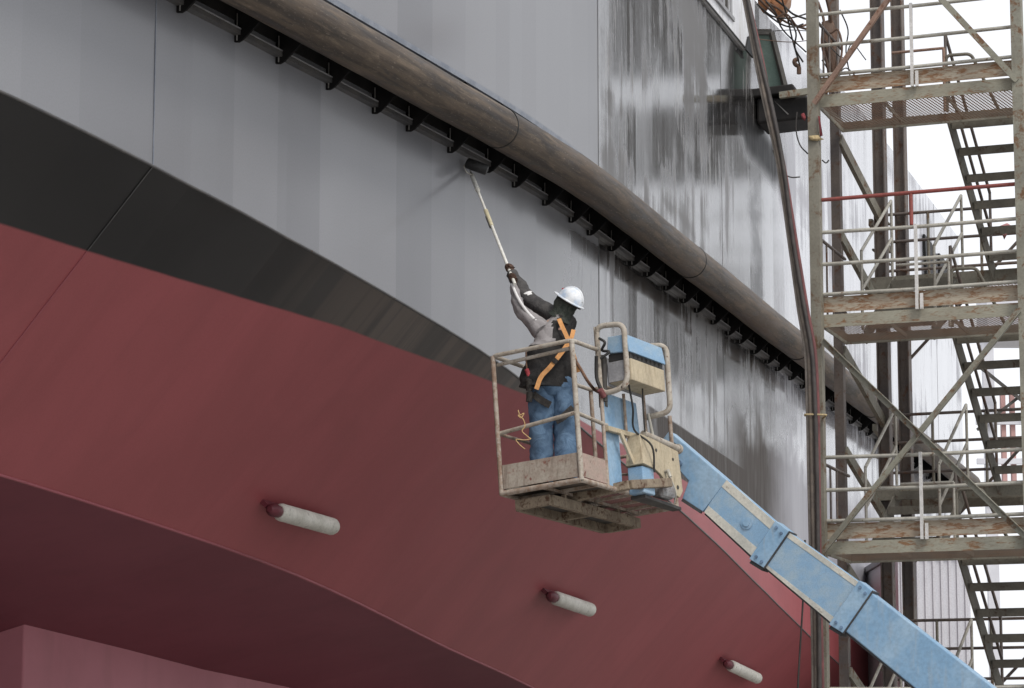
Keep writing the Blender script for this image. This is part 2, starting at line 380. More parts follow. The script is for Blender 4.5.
M['hose_grey'] = worn("grey_brown_hose", (.20, .165, .135), (.13, .11, .095), None, 6., .5, rough=.7, bump=.15)
M['hose_red'] = worn("dull_red_hose", (.21, .075, .075), (.15, .06, .06), None, 6., .5, rough=.65, bump=.15)
M['hose_pale'] = worn("pale_dusty_hose", (.34, .30, .26), (.25, .22, .19), None, 6., .5, rough=.75, bump=.15)
M['hose_dark'] = worn("dark_hose", (.045, .04, .038), (.075, .065, .06), None, 6., .5, rough=.6, bump=.15)
M['tape'] = worn("straw_rope", (.55, .44, .24), (.42, .32, .18), None, 30., .5, rough=.9, bump=.4)
M['cord'] = worn("yellow_cord", (.62, .42, .20), (.50, .33, .16), None, 30., .5, rough=.85, bump=.3)
M['ragred'] = cloth("red_rag", (.42, .07, .08), (.3, .05, .06))
M['reddark'] = cloth("dull_red_rag", (.22, .05, .055), (.16, .04, .045))
M['ragpink'] = cloth("faded_pink_rag", (.55, .28, .28), (.42, .2, .2))
M['jean'] = cloth("blue_denim", (.135, .215, .32), (.07, .12, .195), 9, 120)
M['vest'] = cloth("black_jacket", (.022, .021, .021), (.036, .034, .033), 10)
M['jgrey'] = cloth("grey_jacket", (.30, .28, .28), (.22, .205, .205), 9)
M['sleeve'] = cloth("dark_sleeve", (.05, .048, .048), (.085, .08, .078), 14)
M['piping'] = cloth("white_piping", (.72, .71, .70), (.62, .61, .6), 20, bump=.2)
M['orange'] = cloth("orange_webbing", (.66, .34, .14), (.55, .27, .105), 25, 150, bump=.3)
M['webdark'] = cloth("dark_webbing", (.03, .027, .026), (.05, .045, .04), 20)
M['scarf'] = cloth("dark_green_scarf", (.030, .036, .030), (.055, .058, .050), 18)
M['glove'] = cloth("dark_brown_glove", (.06, .036, .026), (.10, .06, .045), 25)
M['boot'] = cloth("brown_boot", (.08, .05, .035), (.05, .035, .025), 14)
M['skin'] = worn("skin", (.42, .26, .19), (.36, .21, .15), None, 12., .5, rough=.55, bump=.05)
M['helmet'] = worn("white_blue_helmet", (.76, .78, .80), (.46, .56, .70), (.80, .80, .82), 11., .57, .6, rough=.48, bump=.05, fine=25)
M['polewhite'] = worn("white_pole_paint", (.74, .73, .68), (.60, .58, .52), (.06, .055, .05), 14., .5, .63, rough=.5, bump=.15)
M['poleyellow'] = worn("cream_pole_sleeve", (.62, .56, .38), (.52, .46, .31), (.08, .07, .06), 14., .5, .64, rough=.5, bump=.15)
M['roller'] = worn("wet_black_roller_nap", (.012, .012, .012), (.025, .025, .025), None, 40., .5, rough=.45, bump=.9, fine=80)
M['rope'] = worn("brown_rope", (.24, .14, .09), (.16, .09, .06), (.4, .33, .26), 30., .5, .6, rough=.9, bump=.6)
M['foil'] = worn("crumpled_pale_wrap", (.42, .42, .42), (.22, .2, .19), (.15, .1, .08), 14., .5, .58, rough=.35, bump=.9)
M['concrete'] = worn("dock_floor_concrete", (.38, .37, .35), (.30, .29, .275), (.20, .17, .14), .35, .5, .62, rough=.85, bump=.2)
M['concrete2'] = worn("dock_wall_concrete", (.34, .33, .31), (.27, .26, .25), (.16, .13, .11), .5, .5, .64, rough=.9, bump=.3)
M['clad'] = worn("pale_cladding", (.68, .68, .72), (.60, .60, .64), None, .6, .5, rough=.5, bump=.05)
M['redsteel'] = worn("far_red_steel", (.52, .30, .28), (.45, .27, .25), None, 1., .5, rough=.6, bump=.1)
M['wood'] = worn("timber_block", (.25, .18, .11), (.17, .12, .08), None, 3., .5, rough=.85, bump=.3)

# ------------------------------------------------------------------ the setting: dock floor and wall
g = MB(); g.add([(-400, -60, 0), (400, -60, 0), (400, 900, 0), (-400, 900, 0)], [(0, 1, 2, 3)])
tag(g.build("dock_floor", M['concrete']), kind='structure')

# ------------------------------------------------------------------ ship: plan curve of the side, stations s in metres along it
def theta(s):
    t = min(max((s - 4.5) / 6.0, 0), 1); t = t * t * (3 - 2 * t)
    return R_(21.7 - 5.6 * t)
DS = .05
_f = []; x, y, s = -2.08, 25.12, 0.
while s < 62: _f.append((s, x, y)); th = theta(s); x += math.sin(th) * DS; y += math.cos(th) * DS; s += DS
_b = []; x, y, s = -2.08, 25.12, 0.
while s > -18: th = theta(s); x -= math.sin(th) * DS; y -= math.cos(th) * DS; s -= DS; _b.append((s, x, y))
TAB = _b[::-1] + _f
def plan(s, off, z):
    i = min(max((s - TAB[0][0]) / DS, 0), len(TAB) - 2); k = int(i); f = i - k; a, b = TAB[k], TAB[k + 1]; th = theta(s)
    return Vector((a[1] + (b[1] - a[1]) * f + off * math.cos(th), a[2] + (b[2] - a[2]) * f - off * math.sin(th), z))
def out_dir(s): th = theta(s); return Vector((math.cos(th), -math.sin(th), 0))
def along(s): th = theta(s); return Vector((math.sin(th), math.cos(th), 0))
CH = [(-14, 7.05), (-3.88, 6.92), (-1.46, 6.83), (.06, 6.73), (2.06, 6.58), (3.72, 6.47), (6.16, 6.25), (9.3, 5.84), (15.44, 5.31), (24.66, 4.10), (28.78, 3.6), (46, 2.0)]
def lerp_tab(T, s):
    if s <= T[0][0]: return T[0][1]
    for a, b in zip(T, T[1:]):
        if s <= b[0]: return a[1] + (b[1] - a[1]) * (s - a[0]) / (b[0] - a[0])
    return T[-1][1]
def zc(s): return sum(lerp_tab(CH, s + d) for d in (-2.4, -1.6, -.8, 0, .8, 1.6, 2.4)) / 7
SHEER = [(-14, 13.9), (22, 14.05), (29.7, 14.6), (37.7, 14.75), (46, 14.8)]
S0, S1, ZF, RP = -13., 45.5, 8.55, .222
K1, OFF2 = .9, -2.58
ship = thing("ship", "big dry-docked ship with a black upper side and a dark red bottom", "ship", plan(S0, -.45, 0))
SHIP_INV = Matrix.Translation(-ship.location)
def sb(mb, name, mats, **k):      # build in world space, then hang under the ship
    o = mb.build(name, mats, None, **k); o.parent = ship; o.matrix_parent_inverse = SHIP_INV; return o

st = []; s = S0; rnd = random.Random(3)
while s < S1 - .01:
    st.append(s); s += .94 * rnd.choice((.5, 1., 1.))
for e in (10.41, 17.8, -1.46, 41.2): st.append(e)
st.append(S1); st = sorted(st)
KEY = (-1.46, 10.41, 17.8, 41.2, S1)
st = [a for a in st if a in KEY or min(abs(a - k_) for k_ in KEY) > .45]
JIT = {a: rnd.uniform(-.007, .007) * (1 if a < 10 else .6) for a in st}
# vertical side: slight facets between frames
mb = MB(); NZ = 14
for a, b in zip(st, st[1:]):
    for k in range(NZ):
        def P(q, kk):
            z0, z1 = zc(q), lerp_tab(SHEER, q); z = z0 + (z1 - z0) * kk / NZ
            rake = 0
            if q > 41: rake = 0
            return plan(q, -.45 + JIT[q] * (1 + .3 * math.sin(z * 1.3 + q)), z), (q, z)
        p = [P(a, k), P(b, k), P(b, k + 1), P(a, k + 1)]
        mb.add([v[0] for v in p], [(0, 1, 2, 3)], 0, [[v[1] for v in p]])
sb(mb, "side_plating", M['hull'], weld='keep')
# flared lower side below the chine
mb = MB(); NZ = 8
for a, b in zip(st, st[1:]):
    for k in range(NZ):
        def P(q, kk):
            z = zc(q) - 2.367 * kk / NZ
            return plan(q, -.45 + JIT[q] * (1 - kk / NZ) - K1 * (zc(q) - z), z), (q, z)
        p = [P(a, k + 1), P(b, k + 1), P(b, k), P(a, k)]
        mb.add([v[0] for v in p], [(0, 1, 2, 3)], 0, [[v[1] for v in p]])
sb(mb, "bottom_plating", M['hull_below'], weld='keep')
# flat bottom, falling gently towards the keel, and the far side
mb = MB(); SL = .25
seq = [a for i, a in enumerate(st) if i % 3 == 0 or a == st[-1]]
for a, b in zip(seq, seq[1:]):
    def Q(q, o): return plan(q, o, max(zc(q) - 2.367 - SL * (OFF2 - o), .75))
    for o1, o2 in ((OFF2, -5.), (-5., -8.), (-8., -11.)):
        mb.add([Q(a, o2), Q(b, o2), Q(b, o1), Q(a, o1)], [(0, 1, 2, 3)])
sb(mb, "keel_plating", M['red_shaded'], weld='keep')  # base red darkened to hold the shade under the flat bottom
mb = MB()
for a, b in zip(seq, seq[1:]):
    def bot(q): return plan(q, -11., max(zc(q) - 2.367 - SL * 8.42, .75))
    mb.add([bot(a), bot(b), plan(b, -15., 6.), plan(a, -15., 6.)], [(0, 1, 2, 3)])
    mb.add([plan(a, -15., 6.), plan(b, -15., 6.), plan(b, -15., 13.9), plan(a, -15., 13.9)], [(0, 1, 2, 3)])
sb(mb, "far_side_plating", M['red'])
mb = MB()
for a, b in zip(seq, seq[1:]):
    mb.add([plan(a, -.47, lerp_tab(SHEER, a) - .01), plan(b, -.47, lerp_tab(SHEER, b) - .01), plan(b, -14.98, 13.9), plan(a, -14.98, 13.9)], [(0, 1, 2, 3)])
sb(mb, "deck", M['clad'])
for q, nm in ((S0, "end_plating"), (S1, "end_plating")):
    mb = MB(); z = zc(q)
    mb.add([plan(q, -.45, lerp_tab(SHEER, q)), plan(q, -.45, z), plan(q, OFF2, z - 2.367), plan(q, -11, max(z - 2.367 - SL * 8.42, .75)), plan(q, -15, 6), plan(q, -15, 13.9)], [tuple(range(6))])
    sb(mb, nm, M['bracket'])
# weld beads along the two knuckles and on the butts
mb = MB(); mb.tube([plan(a, -.452 + JIT[a], zc(a)) for a in st], .013, 6); sb(mb, "chine_bead", M['flange'])
mb = MB(); mb.tube([plan(a, OFF2 + .003, zc(a) - 2.365) for a in st], .016, 6); sb(mb, "bilge_bead", M['red'])
mb = MB(); mb.tube([plan(-1.46, -.447 + JIT[-1.46], zc(-1.46) + z) for z in [i * .25 for i in range(0, 9)]], .006, 5); sb(mb, "butt_weld", M['flange_top'])
mb = MB(); mb.tube([plan(-1.46, -.446 - K1 * d, zc(-1.46) - d) for d in (0, .25, .5, .69)], .005, 5); sb(mb, "butt_weld", M['flange'])
mb = MB(); mb.tube([plan(-1.46, -.446 - K1 * d, zc(-1.46) - d) for d in (.70, 1.2, 1.8, 2.36)], .007, 5); sb(mb, "butt_weld", M['red'])
for q in (10.41, 17.8, 41.2):
    mb = MB(); z0, z1 = zc(q) + .9, lerp_tab(SHEER, q)
    mb.bar(plan(q, -.452, z0), plan(q, -.450, z1), .009, .012, 0, along(q)); sb(mb, "butt_joint", M['flange'])

# fender: thick pipe with gusset brackets above and below
mb = MB(); fs = [S0 + i * .15 for i in range(int((43.5 - S0) / .15))]
mb.tube([plan(a, .0, ZF + .004 * math.sin(a * .9)) for a in fs], RP, 28, uvs=True)
for i, p in enumerate(mb.v):
    p = Vector(p); mb.v[i] = tuple(p + Vector((0, 0, 1)) * .007 * mnoise.noise(p * .9) + Vector((.5, -.8, 0)) * .009 * mnoise.noise(p * 1.7 + Vector((5, 0, 0))))
fender = sb(mb, "fender_pipe", M['pipe'])
for q in (5.25, 13.55, 21.3, 28.8, -3.2):
    mb = MB(); mb.tube([plan(q - .012, 0, ZF), plan(q + .012, 0, ZF)], RP + .007, 28, caps=True)
    o = mb.build("ring_weld", M['darkweld'], None); o.parent = fender; o.matrix_parent_inverse = Matrix.Identity(4)
def flange(z, mat, nm, hh, tk, s0=S0, s1=43.4):
    mb = MB(); q = [s0 + i * .6 for i in range(int((s1 - s0) / .6))]
    r = [[plan(a, -.45 + e, z + f) for e, f in ((-.02, 0), (tk, 0), (tk, hh), (-.02, hh))] for a in q]
    mb.rings(r, 0, True, False); sb(mb, nm, mat)
flange(8.30, M['flange'], "lower_flange", .055, .07)
flange(8.348, M['greybox'], "lower_flange_lip", .012, .075)
flange(9.07, M['flange_top'], "upper_flange", .06, .09)
# dark sheet added behind the pipe for the shade in the pocket
mb = MB(); q = [S0 + i * .6 for i in range(int((43.4 - S0) / .6))]
mb.rings([[plan(a, *p) for p in ((-.455, 8.44), (-.435, 8.44), (-.425, 8.60), (-.15, 8.62), (-.15, 8.66), (-.455, 8.66))] for a in q], 0, True, False)
sb(mb, "pocket_shade", M['darkmatt'])
TH = .026
k = -11
while True:
    q = -1.08 + 1.0 * k + .09 * math.sin(k * 2.1); k += 1
    if q > 43: break
    if q < S0 + .3: continue
    d = along(q) * TH
    mb = MB(); mb.prism([plan(q, -.455, 8.24) - d / 2, plan(q, -.405, 8.235) - d / 2, plan(q, -.36, 8.255) - d / 2, plan(q, -.25, 8.35) - d / 2, plan(q, -.13, 8.47) - d / 2, plan(q, -.17, 8.60) - d / 2, plan(q, -.455, 8.60) - d / 2], d)
    mb.tube([plan(q - .02, -.415, 8.25), plan(q - .02, -.415, 8.5)], .007, 5, 1)
    sb(mb, "lower_bracket", [M['bracket'], M['weld']])
    if q < 30:
        mb = MB(); mb.prism([plan(q + .3, -.455, 9.07) - d / 2, plan(q + .3, -.455, 8.55) - d / 2, plan(q + .3, -.17, ZF + .1) - d / 2, plan(q + .3, -.06, ZF + RP - .02) - d / 2, plan(q + .3, -.37, 9.07) - d / 2], d)
        sb(mb, "upper_bracket", M['bracket'])

# anodes on the flared side
nrm = lambda q: (out_dir(q) + Vector((0, 0, -.9))).normalized()
def slope_pt(q, z, lift): return plan(q, -.45 - K1 * (zc(q) - z), z) + nrm(q) * lift
for (qa, za, qb, zb, lab) in ((4.05, 4.53, 5.55, 4.46, "longest white anode nearest the viewer on the red bottom"), (12.4, 4.14, 14.3, 4.06, "middle white anode below the lift basket"), (21.2, 3.63, 23.35, 3.46, "smallest and farthest white anode beside the blue boom")):
    A, B = slope_pt(qa, za, .13), slope_pt(qb, zb, .13); D = (B - A); r0 = .094
    mb = MB(); pts = []; rs = []
    for i in range(24):
        t = .13 + .84 * i / 23; pts.append(A + D * t)
        e = min(1, (i + .75) / 1.3, (23 - i + .75) / 1.3)
        rs.append(r0 * (e ** .5) * (1 + .03 * mnoise.noise(Vector((i * .5, qa, 0)))))
    mb.tube(pts, rs, 14); an = sb(mb, "anode", M['anode'], weld=True); tag(an, lab)
    rel = lambda o: (setattr(o, 'parent', an), setattr(o, 'matrix_parent_inverse', Matrix.Identity(4)))
    mb = MB(); mb.tube([A + D * .0, A + D * .02, A + D * .07, A + D * .12, A + D * .155], [.03, .062, .075, .066, .045], 9); o = mb.build("end_cap", M['capred']); rel(o)
    mb = MB(); mb.tube([A + D * .95, A + D * 1.0, A + D * 1.03], [.03, .034, .018], 8)
    mb.box(A + D * 1.0 + Vector((0, 0, .035)), (.05, .05, .06)); o = mb.build("stud", M['capred']); rel(o)
    mb = MB(); n_ = nrm(qa); mb.bar(A - n_ * .10, B - n_ * .10, .05, .1, 0, n_); o = mb.build("mounting_strap", M['capred']); rel(o)

# skeg under the flat bottom
mb = MB()
def bz(q, o): return zc(q) - 2.367 - SL * (OFF2 - o) + .25
e0, e1 = (4.52, -5.22), (10.8, -4.58)
pA = plan(*e0, 0); pB = plan(*e1, 0)
pB = pA + (pB - pA) * 1.7; e1 = (15.2, -4.3)
dn = (pB - pA).normalized(); inn = Vector((-dn.y, dn.x, 0))
def topz(p, q, o): return Vector((p.x, p.y, bz(q, o)))
pts_t = [topz(pA, *e0), topz(pB, *e1)]
inA, inB = pA + inn * 1.3 + dn * -.05, pB + inn * 1.3
v = [Vector((pA.x, pA.y, .95)), Vector((pB.x, pB.y, .95)), Vector((inB.x, inB.y, .95)), Vector((inA.x, inA.y, .95)), pts_t[0], pts_t[1], Vector((inB.x, inB.y, pts_t[1].z + .2)), Vector((inA.x, inA.y, pts_t[0].z + .2))]
mb.hexa(v); sb(mb, "skeg", M['red_lit'], bevel=.02)  # base red lightened to hold the light on this upright face

# white ledge with louvre above the black side
mb = MB(); e = 19.75
zl = 12.98
for a, b in ((-2., 4.), (4., 10.), (10., 15.5), (15.5, 18.2)):
    mb.hexa([plan(a, -.46, zl), plan(b, -.46, zl), plan(b, -.40, zl), plan(a, -.40, zl), plan(a, -.46, 16.4), plan(b, -.46, 16.4), plan(b, -.385, 16.4), plan(a, -.385, 16.4)])
mb.prism([plan(18.2, -.46, zl), plan(19.6, -.46, zl), plan(20.2, -.46, 13.6), plan(20.2, -.46, 16.4), plan(18.2, -.46, 16.4)], out_dir(19) * .07)
led = sb(mb, "white_bulwark", M['white'])
mb = MB()
for a, b in ((-2., 10.), (10., 19.7)):
    mb.bar(plan(a, -.395, zl), plan(b, -.395, zl), .014, .02)
mb.prism([plan(19.35, -.39, zl - .05), plan(19.9, -.39, zl - .05), plan(19.75, -.39, zl + .28), plan(19.55, -.39, zl + .2)], out_dir(19) * .03)
o = mb.build("lower_trim", M['darkweld']); o.parent = led
mb = MB()
for i in range(6):
    q0 = 16.9 + i * .28; mb.bar(plan(q0, -.385, 13.22), plan(q0 - .12, -.372, 14.6), .12, .03, i % 2, out_dir(q0))
mb.bar(plan(16.8, -.385, 13.18), plan(18.5, -.385, 13.18), .05, .06, 1)
o = mb.build("louvre", [M['darkgrease'], M['greybox']]); o.parent = led

# black mooring platform standing off the side
def hp(q, o, z): return plan(q, -.45 + o, z)
mb = MB()
q0, q1 = 20.45, 21.3
mb.hexa([hp(q0, 0.02, 12.0), hp(q1, 0.02, 12.0), hp(q1, .85, 12.04), hp(q0, .85, 12.04), hp(q0, 0.02, 12.41), hp(q1, 0.02, 12.41), hp(q1, .85, 12.41), hp(q0, .85, 12.41)])
mp = sb(mb, "mooring_platform", M['darkmatt'], bevel=.04)
mb = MB(); mb.hexa([hp(q0 - .1, -.02, 12.42), hp(q1 + .1, -.02, 12.42), hp(q1 + .1, .70, 12.45), hp(q0 - .1, .70, 12.45), hp(q0 - .1, -.02, 12.55), hp(q1 + .1, -.02, 12.55), hp(q1 + .1, .62, 12.59), hp(q0 - .1, .62, 12.59)])
o = mb.build("platform_cover", M['darkmatt'], bevel=.02); o.parent = mp
mb = MB(); mb.bar(hp(q0 - .13, .42, 12.40), hp(q0 - .13, 1.1, 12.45), .10, .10, 0); o = mb.build("grey_edge_beam", M['scaff']); o.parent = mp
mb = MB(); mb.prism([hp(q0 - .02, .30, 12.36), hp(q0 - .02, .54, 12.12), hp(q0 - .02, .52, 12.11)], along(q0) * .012); o = mb.build("gusset_edge", M['weld']); o.parent = mp
# dark mooring slots near the far end
for q in (39.5, 41.9):
    mb = MB(); mb.prism([plan(q, -.44, 12.6), plan(q + 1.2, -.44, 12.6), plan(q + .9, -.44, 13.7), plan(q - .3, -.44, 13.7)], out_dir(q) * .05)
    sb(mb, "mooring_slot", M['darkweld'])

# ------------------------------------------------------------------ scaffold stair tower
TO = Vector((3.37, 31.0, 0)); UA, WA = R_(22), R_(18.5)
def T(u, w_, z): return TO + Vector((math.cos(UA), -math.sin(UA), 0)) * u + Vector((math.sin(WA), math.cos(WA), 0)) * w_ + Vector((0, 0, z))
UD = Vector((math.cos(UA), -math.sin(UA), 0)); WD = Vector((math.sin(WA), math.cos(WA), 0)); ZD = Vector((0, 0, 1))
tower = thing("stair_tower", "tall rusty scaffold stair tower with three mesh platforms at the right", "scaffold", TO)
TI = Matrix.Translation(-TO)
def tb(mb, name, mats, parent=None, **k):
    o = mb.build(name, mats, None, **k)
    if parent is None: o.parent = tower; o.matrix_parent_inverse = TI
    else: o.parent = parent
    return o
LV = [1.60, 4.08, 6.55, 9.00]          # underside of each front beam
W1, W2, W3, UL = 1.28, 2.7, 3.85, 2.2
TOP = 13.2
def post(u, w_, mat, wd=.125, z1=TOP, kind='i'):
    mb = MB()
    if kind == 'i': mb.ibeam(T(u, w_, 0), T(u, w_, z1), wd, .014, 0, UD)
    else: mb.bar(T(u, w_, 0), T(u, w_, z1), wd, wd, 0, UD)
    mb.box(T(u, w_, .01) , (.3, .3, .02), 0)
    return tb(mb, "post", mat)
post(-.035, -.07, M['post_green'], .115, kind='b'); post(UL + .03, -.07, M['scaff'], .115, kind='b')
post(-.10, W1 + .07, M['post_dark'], .105, kind='b'); post(UL + .03, W1 + .07, M['post_green'], .115, kind='b')
post(.13, W2 + .07, M['post_dark'], .14); post(UL + .25, W2, M['post_dark'], .14)
post(.16, W3 + .07, M['post_dark'], .14); post(UL + .25, W3, M['post_dark'], .14)
for li, z in enumerate(LV):
    # platform: mesh deck, edge channels, joists, toe board
    mb = MB(); a = z + .022
    mb.add([T(.03, .03, a), T(UL - .03, .03, a), T(UL - .03, W1 - .03, a), T(.03, W1 - .03, a)], [(0, 1, 2, 3)])
    dk = tb(mb, "platform_deck", M['grate'])
    mb = MB()
    mb.angle(T(0, 0, z + .07), T(UL, 0, z + .07), .14, .012, 0, ZD, -1)
    o = tb(mb, "front_beam", M['scaff_beam'], dk)
    mb = MB()
    mb.bar(T(0, W1, z + .06), T(UL, W1, z + .06), .012, .115)
    mb.bar(T(.006, .02, z + .06), T(.006, W1 - .02, z + .06), .012, .13); mb.bar(T(UL - .006, .02, z + .06), T(UL - .006, W1 - .02, z + .06), .012, .13)
    for u in (.7, 1.4): mb.bar(T(u, .03, z + .055), T(u, W1 - .03, z + .055), .012, .05)
    o = tb(mb, "rear_beam", M['post_green'], dk)
    mb = MB(); mb.bar(T(.02, .012, z + .25), T(UL, .012, z + .25), .008, .17); tb(mb, "toe_board", M['scaff_rust'], dk)
    # front guard rails
    rl = [.36, .69, 1.04]
    for j, h in enumerate(rl):
        mb = MB(); mb.tube([T(.02, -.02, z + h + .004 * j), T(UL * .5, -.026, z + h - .006), T(UL, -.02, z + h + .004)], .021, 8); tb(mb, "guard_rail", M['rail'])
    if li == 2:
        mb = MB(); mb.tube([T(.02, -.02, z + 1.41), T(UL, -.02, z + 1.42)], .022, 8); mb.tube([T(1.02, -.022, z + 1.40), T(1.02, -.022, z + 1.06)], .022, 8)
        tb(mb, "guard_rail", M['rail_red'])
    mb = MB(); mb.bar(T(1.07, -.055, z + .13), T(1.07, -.055, z + 1.06), .04, .03, 0, UD); mb.bar(T(1.12, -.05, z + .13), T(1.12, -.05, z + .30), .035, .03, 0, UD); tb(mb, "stanchion", M['rail_white'])
    # left side guard rails
    mb = MB()
    for h in (.36, .98): mb.tube([T(.0, .02, z + h), T(.0, W1, z + h - .0)], .018, 6)
    for w_ in (.3, .62): mb.tube([T(.0, w_, z + .14), T(.0, w_, z + .98)], .012, 6)
    tb(mb, "side_rail", M['post_dark'])
    # side knee beams running back down from the deck and from the landing
    mb = MB(); mb.bar(T(-.05, W1 + .05, z - .06), T(.12, W2 + .05, z - .72), .05, .13); tb(mb, "side_brace", M['post_green'])
    mb = MB(); mb.bar(T(-.05, W1 + .05, z - 1.20), T(.12, W2 + .05, z - 1.84), .05, .12)
    mb.bar(T(.0, W2 + .08, z - .76), T(.0, W3 + .05, z - .9), .05, .08)
    tb(mb, "side_brace", M['scaff'])
    # landing, flights
    if li < 3:
        zl = z + .86
        mb = MB(); mb.add([T(.0, W2 + .02, zl + .1), T(UL + .4, W2 + .02, zl + .1), T(UL + .4, W3, zl + .1), T(.0, W3, zl + .1)], [(0, 1, 2, 3)])
        ld = tb(mb, "landing_deck", M['grate'])
        mb = MB(); mb.bar(T(-.02, W2, zl + .06), T(UL + .4, W2, zl + .06), .012, .17); mb.bar(T(-.02, W3 + .02, zl + .05), T(UL + .4, W3 + .02, zl + .05), .012, .15)
        for u in (.6, 1.2, 1.8): mb.bar(T(u, W2 + .03, zl + .07), T(u, W3 - .02, zl + .07), .012, .05)
        tb(mb, "landing_beam", M['post_green'], ld)
        for h in (.42, .78, 1.12):
            mb = MB(); mb.tube([T(-.02, W3, zl + h), T(UL + .4, W3, zl + h)], .02, 6); tb(mb, "landing_rail", M['post_dark'])
        for u in (.5, 1.15, 1.85):
            mb = MB(); mb.tube([T(u, W3, zl + .1), T(u, W3, zl + 1.12)], .018, 6); tb(mb, "landing_stanchion", M['post_green'])
        for h in (.5, 1.0):
            mb = MB(); mb.tube([T(.02, W2 + .1, zl + h), T(.02, W3, zl + h)], .016, 6); tb(mb, "landing_rail", M['post_green'])
        zn = LV[li + 1] + .12
        # lower flight: deck up to landing on the left; upper flight: landing up to the next deck on the right
        for (ua, ub, wa, za, wb, zb, n) in ((.20, .98, W1 + .1, z + .13, W2, zl + .1, 4), (1.22, 2.1, W2, zl + .1, W1 + .12, zn, 6)):
            sk = .26 if n == 6 else .1
            mb = MB()
            for u in (ua, ub):
                du = (0, 0)
                A = T(u + (sk if n == 6 else 0), wa, za - .04); B = T(u + (0 if n == 6 else sk), wb, zb - .04)
                mb.bar(A, B, .02, .17)
            fl = tb(mb, "stair_flight", M['tread'])
            for i in range(n):
                t = (i + .6) / n
                us = (sk * (1 - t) if n == 6 else sk * t)
                zz = za + (zb - za) * t + .01; ww = wa + (wb - wa) * t
                mb = MB(); mb.box((T(ua + us + .012, ww, zz) + T(ub + us - .012, ww, zz)) / 2, (ub - ua - .026, .24, .045), 0, Matrix.Rotation(-UA, 3, 'Z'))
                mb.box((T(ua + us + .012, ww - .12, zz - .03) + T(ub + us - .012, ww - .12, zz - .03)) / 2, (ub - ua - .026, .012, .085), 0, Matrix.Rotation(-UA, 3, 'Z'))
                tb(mb, "tread", M['tread'], fl)
            for u in (ua - .03, ub + .03):
                mb = MB()
                A = T(u + (sk if n == 6 else 0), wa, za); B = T(u + (0 if n == 6 else sk), wb, zb)
                for h in (.50, .95): mb.tube([A + ZD * h, B + ZD * h], .019, 7)
                mb.tube([A + ZD * .05, A + ZD * .95], .017, 6); mb.tube([B + ZD * .05, B + ZD * .95], .017, 6)
                tb(mb, "handrail", M['rail'] if n == 4 else M['post_dark'])
# newel posts at the stair heads
for z in LV[1:]:
    mb = MB(); mb.tube(round_loop([T(1.22, W1 - .02, z + .13), T(1.22, W1 - .02, z + .78), T(1.5, W1 + .0, z + .78), T(1.78, W1 + .5, z + .1)], .06, closed=False), .02, 7); tb(mb, "newel_rail", M['tread'])
    mb = MB(); mb.tube([T(1.2, W1 - .06, z + .13), T(1.2, W1 - .06, z + .86)], .017, 7); mb.tube([T(.6, W1 - .06, z + .86), T(1.2, W1 - .06, z + .86)], .017, 7); tb(mb, "newel_rail", M['pinkbrace'] if z == 9.0 else M['rail'])
# cross braces in the front plane
def brace(p, q, mat, off=-.085, flip=1):
    mb = MB(); mb.angle(T(p[0], off, p[1]), T(q[0], off, q[1]), .062, .008, 0, WD, flip); tb(mb, "cross_brace", mat)
brace((.03, LV[1] + .02), (UL, LV[2] + .02), M['scaff'], -.15); brace((.05, LV[2] - .14), (UL, LV[1] + .14), M['scaff'], -.165, -1)
brace((.0, LV[3] + .0), (1.1, LV[3] + 1.40), M['pinkbrace'], -.15); brace((UL, LV[3] + .05), (1.1, LV[3] + 1.40), M['scaff'], -.165, -1)
brace((1.1, LV[3] + 1.40), (UL, LV[3] + 2.75), M['pinkbrace'], -.15); brace((1.1, LV[3] + 1.40), (0, LV[3] + 2.75), M['pinkbrace'], -.165, -1)
brace((.03, LV[0] - 1.4), (UL, LV[0]), M['scaff'], -.15); brace((.03, LV[0]), (UL, LV[0] - 1.4), M['scaff'], -.165, -1)
# back-side diagonal ties
for z in LV[:3]:
    mb = MB(); mb.tube([T(.2, W3 + .16, z + .2), T(2.2, W3 + .16, z + 2.2)], .02, 6); tb(mb, "back_tie", M['post_dark'])

# ------------------------------------------------------------------ articulated boom lift: work basket
BO = Vector((.665, 27.516, 4.52)); BR = Matrix.Rotation(-.524, 3, 'Z') @ Matrix.Rotation(-.101, 3, 'Y') @ Matrix.Rotation(-.048, 3, 'X')
def Bw(x, y, z): return BO + BR @ Vector((x, y, z))
TURRET = Vector((5.75, 28.3, 0))
lift = thing("boom_lift", "blue telescopic boom lift holding up a spattered steel work basket", "boom lift", TURRET)
LI = Matrix.Translation(-TURRET)
def lb(mb, name, mats, parent=None, local=False, **k):
    o = mb.build(name, mats, None, **k)
    if parent is None:
        o.parent = lift; o.matrix_parent_inverse = LI
    else: o.parent = parent
    return o
def BP(mb):          # basket pieces are built in the basket's own frame
    mb.v = [tuple(Bw(*p)) for p in mb.v]; return mb
AW, BL, BH = .89, 2.0, 1.38
mb = MB()
for (p, q) in (((-AW, 0, 0), (0, 0, 0)), ((0, 0, 0), (0, BL, 0)), ((0, BL, 0), (-AW, BL, 0)), ((-AW, BL, 0), (-AW, 0, 0))):
    mb.tube([p, q], .028, 8)
for y in (.35, .7, 1.05, 1.4, 1.72): mb.bar((-AW, y, .0), (0, y, .0), .03, .03)
mb.bar((-AW / 2, 0, .0), (-AW / 2, BL, .0), .03, .03)
basket = lb(BP(mb), "basket", M['tuberail2'])
mb = MB(); mb.add([(-AW, 0, .02), (0, 0, .02), (0, BL, .02), (-AW, BL, .02)], [(0, 1, 2, 3)])
lb(BP(mb), "floor_mesh", M['grate_dark'], basket)
